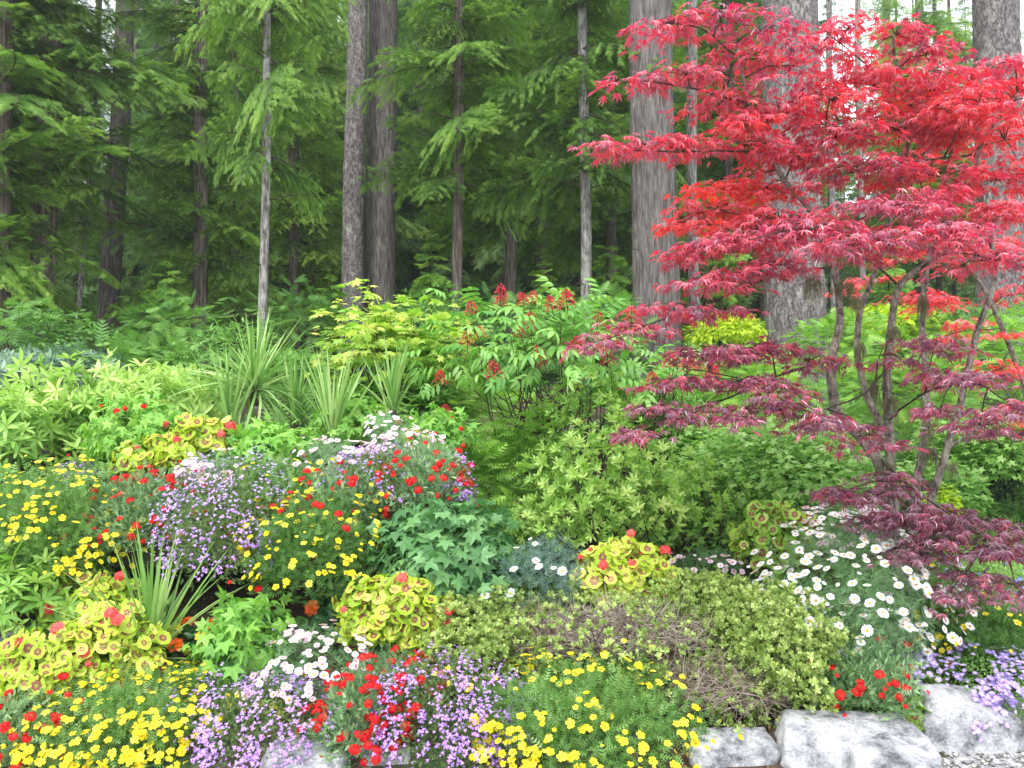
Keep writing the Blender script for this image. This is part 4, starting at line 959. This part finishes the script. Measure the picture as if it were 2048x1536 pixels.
def pads(root, mo, PADS, q, nodes, seed, name='crown', dens=1.0, lsz=1.0):
    g = np.random.default_rng(seed); fq = Geo()
    for (px, py, hw, hh, Y, v) in PADS:
        C = P(px, py, Y); rx = S(hw, Y); ry = max(.16, rx * .75); rz = S(hh, Y)
        nd = nodes[np.argmin(np.linalg.norm(nodes - C, axis=1))]
        mid = (nd + C) / 2 + [0, 0, .03]; q.tube([nd, nd * .5 + mid * .5, mid, C], [.006, .003], 5)
        K = max(4, int(26 * dens * rx * ry / .09))
        u = nrm(g.normal(size=(K, 2))) * np.sqrt(g.random(K))[:, None]
        for (a, b) in u:
            cc = C + np.array([a * rx, b * ry, rz * (.6 - 1.15 * (a * a + b * b)) + g.normal() * rz * .22])
            m2 = (C + cc) / 2 + [0, 0, .02]; q.tube([C, m2, cc], [.003, .0015], 4, cap=False)
            n = int(g.integers(12, 19)); ang = g.uniform(0, 6.28, n); rad = np.sqrt(g.random(n)) * g.uniform(.10, .17)
            pos = cc + np.stack([np.cos(ang) * rad, np.sin(ang) * rad, -1.4 * rad ** 2 + g.normal(size=n) * .012], 1)
            out = np.stack([np.cos(ang), np.sin(ang), np.zeros(n)], 1)
            Yd = nrm(out + g.normal(size=(n, 3)) * .35 + np.array([a * .5, b * .5, -.28])); Z = nrm(out * .35 + g.normal(size=(n, 3)) * .22 + [0, 0, 1])
            ss = g.uniform(.028, .058, n) * lsz; vv = v + g.normal(size=n) * .17 + g.normal() * .06; h = n // 2
            fq.add(JM, frames(Yd[:h], Z[:h], ss[:h]), pos[:h], vv[:h]); fq.add(JM2, frames(Yd[h:], Z[h:], ss[h:]), pos[h:], vv[h:])
    q.obj('branches', [M_TWIG], root, mo, smooth=True)
    fq.obj(name, [MRED], root, mo)
pads(root, mo, PADS, q, NODES, 4)
# moss tufts
def moss(root, mo, px, py, Y, L, r, n, seed):
    g = np.random.default_rng(seed); C = P(px, py, Y); q = Geo()
    for i in range(n):
        a = g.uniform(0, 6.28); b = C + np.array([math.cos(a) * r * g.random(), math.sin(a) * r * g.random(), g.normal() * r * .6]); l = L * g.uniform(.4, 1)
        o = nrm(np.array([math.cos(a), math.sin(a), 0])) * r * .7
        q.tube([b, b + o + [0, 0, -l * .35], b + o * .9 + [g.normal() * .01, 0, -l]], [.0022, .0007], 3, 0, g.random(), cap=False)
    q.obj('moss_tuft', [M_MOSS], root, mo)
for i, (a, b, c, L, r, n) in enumerate([(1690, 570, 5.15, .1, .05, 220), (1712, 602, 5.15, .09, .035, 160), (1625, 560, 5.2, .16, .05, 200), (1748, 770, 5.2, .2, .03, 150), (1780, 800, 5.15, .16, .04, 120), (1862, 900, 5.25, .16, .045, 150), (1852, 850, 5.25, .14, .04, 120), (1918, 680, 5.2, .12, .04, 120), (1845, 600, 5.35, .18, .035, 130), (1905, 930, 5.2, .12, .03, 90), (1670, 720, 5.1, .12, .03, 100), (1722, 690, 5.15, .15, .03, 100), (1772, 930, 5.05, .12, .05, 120), (1760, 870, 5.05, .1, .03, 80), (1790, 660, 5.15, .12, .03, 90)]):
    moss(root, mo, a, b, c, L * .8, r * .75, n // 2, i)
# second, orange red maple behind at the right edge
root2 = thing('japanese_maple', 'orange red japanese maple standing behind the lichened maple at the right edge', 'tree', P(2060, 1000, 7.2))
m2 = np.array(root2.location); q = Geo()
nn2 = limb(q, [(2075, 1000, 7.2), (2065, 860, 7.2), (2040, 740, 7.1), (2000, 640, 7.0), (1960, 560, 7), (1900, 480, 7)], (.05, .015)); q.obj('trunk', [M_MAPBARK], root2, m2, smooth=True)
pads(root2, m2, [(1960, 660, 80, 35, 6.8, .9), (2000, 740, 70, 40, 6.8, .9), (1900, 600, 80, 30, 7, .85), (1820, 590, 70, 28, 7.1, .8), (2010, 830, 70, 40, 6.8, .9), (1740, 560, 60, 24, 7.2, .8), (2030, 590, 60, 40, 7, .8), (1960, 500, 90, 30, 7, .8), (1850, 500, 80, 30, 7, .8)], Geo() if False else q.__class__(), nn2, 9, dens=.6)

# ------------------------------------------------------------------ conifers
def bough(L, seed, tw=TW, ts=.13, dens=9, sub=.055, droop=.42, wid=.42):
    g = np.random.default_rng(seed); q = Geo(); w = Geo()
    ax = lambda t: np.array([.04 * L * math.sin(t * 5 + seed), L * t, L * (.16 * t - droop * t * t)])
    w.tube([ax(t) for t in np.linspace(0, .95, 7)], [.016, .003], 4, 1, cap=False)
    Pp = []; Dd = []; Vv = []
    n = int(L * dens)
    for i in range(n):
        t = .1 + .88 * (i + g.random() * .6) / n
        for sx in (-1, 1):
            l = (wid * L * (1 - t) ** .75 * min(1, t * 4) + .1) * g.uniform(.7, 1.15)
            b = ax(t); d = nrm([sx * .8, .62 + g.normal() * .16, -.05 + g.normal() * .16]); m = max(2, int(l / sub))
            for j in range(m):
                s_ = (j + .5) / m; p = b + d * l * s_ + np.array([0, 0, -.22 * l * s_ * s_ + g.normal() * .008])
                for s2 in (-1, 1):
                    if g.random() < .15: continue
                    dd = nrm(np.array([d[0] * .55 + s2 * .55 * d[1], d[1] * .55 - s2 * .55 * d[0], -.18 - .3 * s_ + g.normal() * .12]))
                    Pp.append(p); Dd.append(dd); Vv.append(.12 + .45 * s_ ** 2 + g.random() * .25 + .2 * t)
            Pp.append(b + d * l + [0, 0, -.22 * l]); Dd.append(nrm(d + [0, 0, -.4])); Vv.append(.75)
    Pp = np.array(Pp); Dd = np.array(Dd); k = len(Pp)
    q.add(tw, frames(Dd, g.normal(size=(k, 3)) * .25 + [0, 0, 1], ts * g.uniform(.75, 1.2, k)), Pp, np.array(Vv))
    w.V += q.V; w.L += [l_ + w.n for l_ in q.L]; w.N += q.N; w.M += q.M; w.A += q.A; w.n += q.n
    return w.tmpl()
BG = [bough(2.3, 1, ts=.105, sub=.055, dens=7.5, droop=.3), bough(2.8, 2, ts=.105, sub=.058, dens=7, droop=.2), bough(1.9, 3, ts=.1, sub=.05, dens=8, droop=.38), bough(1.5, 4, ts=.1, sub=.05, dens=9, droop=.25)]
def crown(z0, z1, nb, seed, bs, taper=.55, name='crown', mat=M_HEM, s0=1.0):
    g = np.random.default_rng(seed); q = Geo(); h = np.sort(g.uniform(0, 1, nb)); a = np.arange(nb) * 2.4 + g.normal(size=nb) * .5
    z = z0 + (z1 - z0) * h; s_ = s0 * (1 - taper * h ** 1.5) * g.uniform(.45, 1.15, nb); tl = g.normal(size=nb) * .22
    for k_, b in enumerate(bs):
        i = np.arange(k_, nb, len(bs))
        Yd = np.stack([np.cos(a[i]), np.sin(a[i]), tl[i]], 1)
        q.add(b, frames(Yd, np.tile([0, 0, 1.], (len(i), 1)) + g.normal(size=(len(i), 3)) * [.35, .35, 0], s_[i]), np.stack([0 * z[i], 0 * z[i], z[i]], 1), g.normal(size=len(i)) * .1)
    return q.mesh(name, [mat, M_TWIG])
CR = {
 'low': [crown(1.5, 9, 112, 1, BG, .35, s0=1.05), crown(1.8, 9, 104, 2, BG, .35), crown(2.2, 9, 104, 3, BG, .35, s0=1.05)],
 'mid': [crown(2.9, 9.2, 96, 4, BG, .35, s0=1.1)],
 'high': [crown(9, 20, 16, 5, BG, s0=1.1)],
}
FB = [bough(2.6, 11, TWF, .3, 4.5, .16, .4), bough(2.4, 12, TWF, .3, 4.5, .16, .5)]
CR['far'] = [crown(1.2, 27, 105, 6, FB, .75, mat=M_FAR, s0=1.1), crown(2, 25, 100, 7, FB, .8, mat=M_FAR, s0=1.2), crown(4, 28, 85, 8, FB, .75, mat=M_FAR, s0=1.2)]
CR['small'] = [crown(.15, 3.2, 34, 9, [bough(1.2, 21, TW, .12, 12, .055, .3)], .75, mat=M_SEED)]

def trunk_mesh(r, H, lean=(0, 0), sides=36, rings=90, furrow=.05, flare=.35, top=.55, mat=M_BARK, seed=0, fq=5, fz=.8):
    a = np.arange(sides) / sides * 2 * math.pi; z = np.concatenate([np.linspace(-.4, 10, rings - 8), np.linspace(10.5, H, 8)])
    rr = r * (1 - (1 - top) * np.clip(z / H, 0, 1)) * (1 + flare * np.exp(-np.clip(z, 0, None) / .45))
    A, Z = np.meshgrid(a, z); p = np.stack([np.cos(A) * fq, np.sin(A) * fq, Z * fz], -1).reshape(-1, 3)
    f = 1 + furrow * (wob(p, 1, seed) * .7 + wob(p, 2.3, seed + 1) * .6).reshape(A.shape) + .12 * np.exp(-np.clip(Z, 0, None) / .5) * np.cos(A * 5 + seed)
    RR = rr[:, None] * f
    X = np.cos(A) * RR + lean[0] * Z + .02 * np.sin(Z * .9 + seed); Yc = np.sin(A) * RR + lean[1] * Z
    v = np.stack([X, Yc, Z], -1).reshape(-1, 3); n = len(z)
    I = (np.arange(n - 1)[:, None] * sides + np.arange(sides)[None, :]); J = (np.arange(n - 1)[:, None] * sides + (np.arange(sides)[None, :] + 1) % sides)
    q = Geo(); q.V.append(v); q.L.append(np.stack([I, J, J + sides, I + sides], -1).ravel()); q.N.append(np.full(I.size, 4)); q.M.append(np.zeros(I.size)); q.A.append(np.zeros(len(v))); q.n = len(v)
    return q.mesh('trunk', [mat], smooth=True)
def tree(label, px, Y, r, kind, mat=M_BARK, lean=(0, 0), seed=0, name='hemlock_tree', H=26, sc=1.0, rz=None, base=None, grp='forest trees', stubs=0, ci=0, **k):
    x = (px - 1024) / 1773 * Y; z = gz(x, Y) - .05
    root = thing(name, label, 'tree', (x, Y, z), grp)
    link('trunk', trunk_mesh(r, H, lean, mat=mat, seed=seed, **k), root)
    if kind:
        c = link('crown', CR[kind][ci % len(CR[kind])], root); c.rotation_euler = (0, 0, rz if rz is not None else seed * 1.7); c.scale = (sc, sc, 1)
        c.location = (lean[0] * 6, lean[1] * 6, 0) if lean[0] else (0, 0, 0)
    if stubs:
        g = np.random.default_rng(seed)
        for i in range(stubs):
            h = g.uniform(.8, 11); a = g.uniform(0, 6.28); d = np.array([math.cos(a), math.sin(a), g.uniform(-.2, .35)]); L = g.uniform(.12, .7); b = np.array([lean[0] * h, lean[1] * h, h])
            q = Geo(); q.tube([b, b + d * L * .5, b + d * L + [0, 0, -.08 * L]], [.011, .003], 4); q.obj('dead_branch', [M_TWIG], root)
    return root
tree('dark trunk cut off by the left edge of the picture', -12, 13, .19, 'low', M_BARKB, (0, 0), 1)
tree('brown hemlock trunk second from the left edge, layered boughs before it', 80, 14, .2, 'mid', M_BARKB, (.012, 0), 2, ci=1, furrow=.06)
tree('hemlock trunk leaning right, third from the left edge', 212, 17, .2, None, M_BARK, (.035, 0), 3)
tree('very slender bare leaning stem between the second and third left trunks', 150, 15, .045, None, M_THIN, (.05, 0), 4, stubs=10, H=9)
tree('slim grey trunk with short dead branches behind the wide cordyline rosette', 522, 11.5, .058, 'mid', M_THIN, (.006, 0), 5, stubs=46, sc=.45, rz=1.2, H=16)
tree('hemlock with dark drooping boughs between the leaning trunk and the slim grey trunk', 395, 15.5, .13, 'low', M_BARKB, (0, 0), 6, ci=1, sc=.75)
tree('short dark trunk right of the slim grey trunk', 585, 17.5, .12, 'low', M_BARKB, (0, 0), 7, ci=0, H=16, sc=.7)
tree('spruce barked left half of the twin trunks', 703, 16, .2, None, M_SPRUCE, (.008, 0), 8, name='spruce_tree', fz=4)
tree('furrowed right half of the twin trunks', 757, 16.6, .31, 'high', M_BARK, (.006, 0), 9, rz=4.2)
tree('hemlock just right of the twin trunks with broad bright boughs', 915, 14.5, .09, 'mid', M_BARKB, (0, 0), 10, rz=1.0, sc=.72)
tree('hemlock in the centre with dense dark green boughs', 1020, 17.5, .12, 'mid', M_BARKB, (0, 0), 11, rz=2.2)
tree('slim pale trunk left of the big smooth trunk', 1172, 13.8, .085, 'mid', M_THIN, (-.004, 0), 12, stubs=22, rz=3.0, sc=.65)
tree('biggest smooth grey brown trunk, clear of boughs, right of the centre', 1312, 13, .34, 'high', M_BARK, (-.006, 0), 13, stubs=12, name='cedar_tree', furrow=.06, fq=9, sides=72, rings=120)
tree('thin mossy trunk close behind the biggest smooth trunk', 1390, 15.5, .1, 'high', M_THIN, (-.004, 0), 14, stubs=22, rz=.4)
tree('thick scaly spruce trunk behind the red maple crown', 1598, 12.6, .42, 'high', M_SPRUCE, (-.014, 0), 15, name='spruce_tree', fz=5, fq=9, furrow=.04, sides=64, rings=140, flare=.25)
tree('thick scaly spruce trunk at the right edge', 2008, 13.5, .36, 'high', M_SPRUCE, (-.004, 0), 16, name='spruce_tree', fz=5, fq=9, furrow=.04, sides=64, rings=140)
tree('slim light trunk right of the thick spruce', 1728, 21, .075, None, M_THIN, (-.002, 0), 17, stubs=20)
tree('slim trunk just behind the lichened maple stems', 1668, 19, .07, None, M_THIN, (0, 0), 18, stubs=20)
tree('hemlock behind the red maple with light green boughs', 1850, 22, .12, 'mid', M_BARK, (0, 0), 19, rz=5)
tree('hemlock filling the gap between the slim pale trunk and the biggest trunk', 1225, 19, .12, 'mid', M_BARKB, (0, 0), 20, rz=2)
tree('hemlock behind the thin mossy trunk', 1460, 20, .12, 'mid', M_BARKB, (0, 0), 21, rz=1, ci=0)
tree('hemlock in the upper left behind the leaning trunk', 20, 20, .15, 'low', M_BARKB, (0, 0), 22, ci=2)
tree('hemlock at mid left behind the slim grey trunk', 470, 20, .14, 'low', M_BARKB, (0, 0), 23, ci=0)
tree('hemlock behind the short dark trunk', 620, 21, .14, 'mid', M_BARKB, (0, 0), 24, ci=0, rz=2.7)
tree('hemlock at the left border standing in shade', -60, 16, .16, 'low', M_BARKB, (0, 0), 25, ci=2)
for i, (px, Y, sc, lb) in enumerate([(1440, 16, 1, 'young feathery hemlock in front of the dark gap left of the spruce'), (1090, 14.5, .6, 'young hemlock above the elderberry'), (1215, 14.5, .7, 'young hemlock touching the left side of the biggest trunk'), (660, 13.5, .6, 'young hemlock left of the twin trunk bases'), (860, 15, .75, 'young hemlock right of the twin trunk bases'), (60, 12, .6, 'young hemlock at the foot of the second left trunk'), (1780, 15, .8, 'young hemlock beyond the maple stems'), (2030, 15, .9, 'young hemlock at the right edge of the forest'), (330, 14, .6, 'young hemlock right of the leaning trunk')]):
    x = (px - 1024) / 1773 * Y; rt = thing('young_hemlock', lb, 'tree', (x, Y, gz(x, Y) - .05), 'young hemlocks of the undergrowth')
    c = link('crown', CR['small'][0], rt); c.rotation_euler = (0, 0, i * 1.3); c.scale = (sc, sc, sc)
    q = Geo(); q.tube([(0, 0, -.1), (0.01, 0, 1.6 * sc), (0, 0, 3.1 * sc)], [.025 * sc, .005], 6); q.obj('trunk', [M_TWIG], rt)
# far forest
g = np.random.default_rng(77); tm = [trunk_mesh(.2, 27, (0, 0), 10, 30, seed=i, mat=[M_BARK, M_BARKB][i % 2]) for i in range(3)]
k = 0
for Y in (24, 28, 33, 39, 46, 54, 64):
    n = int(13 + Y * .3); xs = np.linspace(-.72, .72, n) * Y + g.normal(size=n) * Y * .03
    for x in xs:
        y = Y + g.uniform(-2.5, 2.5); u = x / y * 1773 + 1024
        hs = (.47 * y + 3) / 27 * g.uniform(.85, 1.25)
        if u > 1560: hs *= .66 if Y > 30 else .85
        if 150 < u < 250: hs *= .6
        if (u > 1560 and g.random() < .25) or (165 < u < 245 and Y < 50) or (480 < u < 620 and g.random() < .3): continue
        rt = thing('conifer_tree', 'conifer with grey trunk far back in the dense forest', 'tree', (x, y, gz(x, y) - .1), 'distant conifers of the forest')
        a = link('trunk', tm[k % 3], rt); b = link('crown', CR['far'][int(g.integers(3))], rt); b.rotation_euler = (0, 0, g.uniform(0, 6.28)); b.scale = (hs, hs, hs); a.scale = (*([g.uniform(.5, 1.15) * (.5 if u > 1560 else 1)] * 2), hs * .97)
        k += 1
print('objects', len(bpy.data.objects), 'verts', sum(len(o.data.vertices) for o in bpy.data.objects if o.type == 'MESH') // 1000, 'k')
# thin haze volume between the trees, added to brighten the far forest
HZ = .001
if HZ > 0:
    m, t, out = newmat('haze_lift'); pv = t.nodes.new('ShaderNodeVolumePrincipled')
    pv.inputs['Color'].default_value = (.93, .97, .95, 1); pv.inputs['Density'].default_value = HZ; pv.inputs['Anisotropy'].default_value = .2
    t.links.new(pv.outputs[0], out.inputs['Volume'])
    bm = bmesh.new(); bmesh.ops.create_cube(bm, size=1); me = bpy.data.meshes.new('haze'); bm.to_mesh(me); bm.free(); me.materials.append(m)
    o = link('haze', me, None, (0, 106, 27.5)); o.scale = (310, 240, 70); o['kind'] = 'stuff'; tag(o, 'thin pale haze added between the forest trees to brighten them', 'haze')
    o.display_type = 'WIRE'
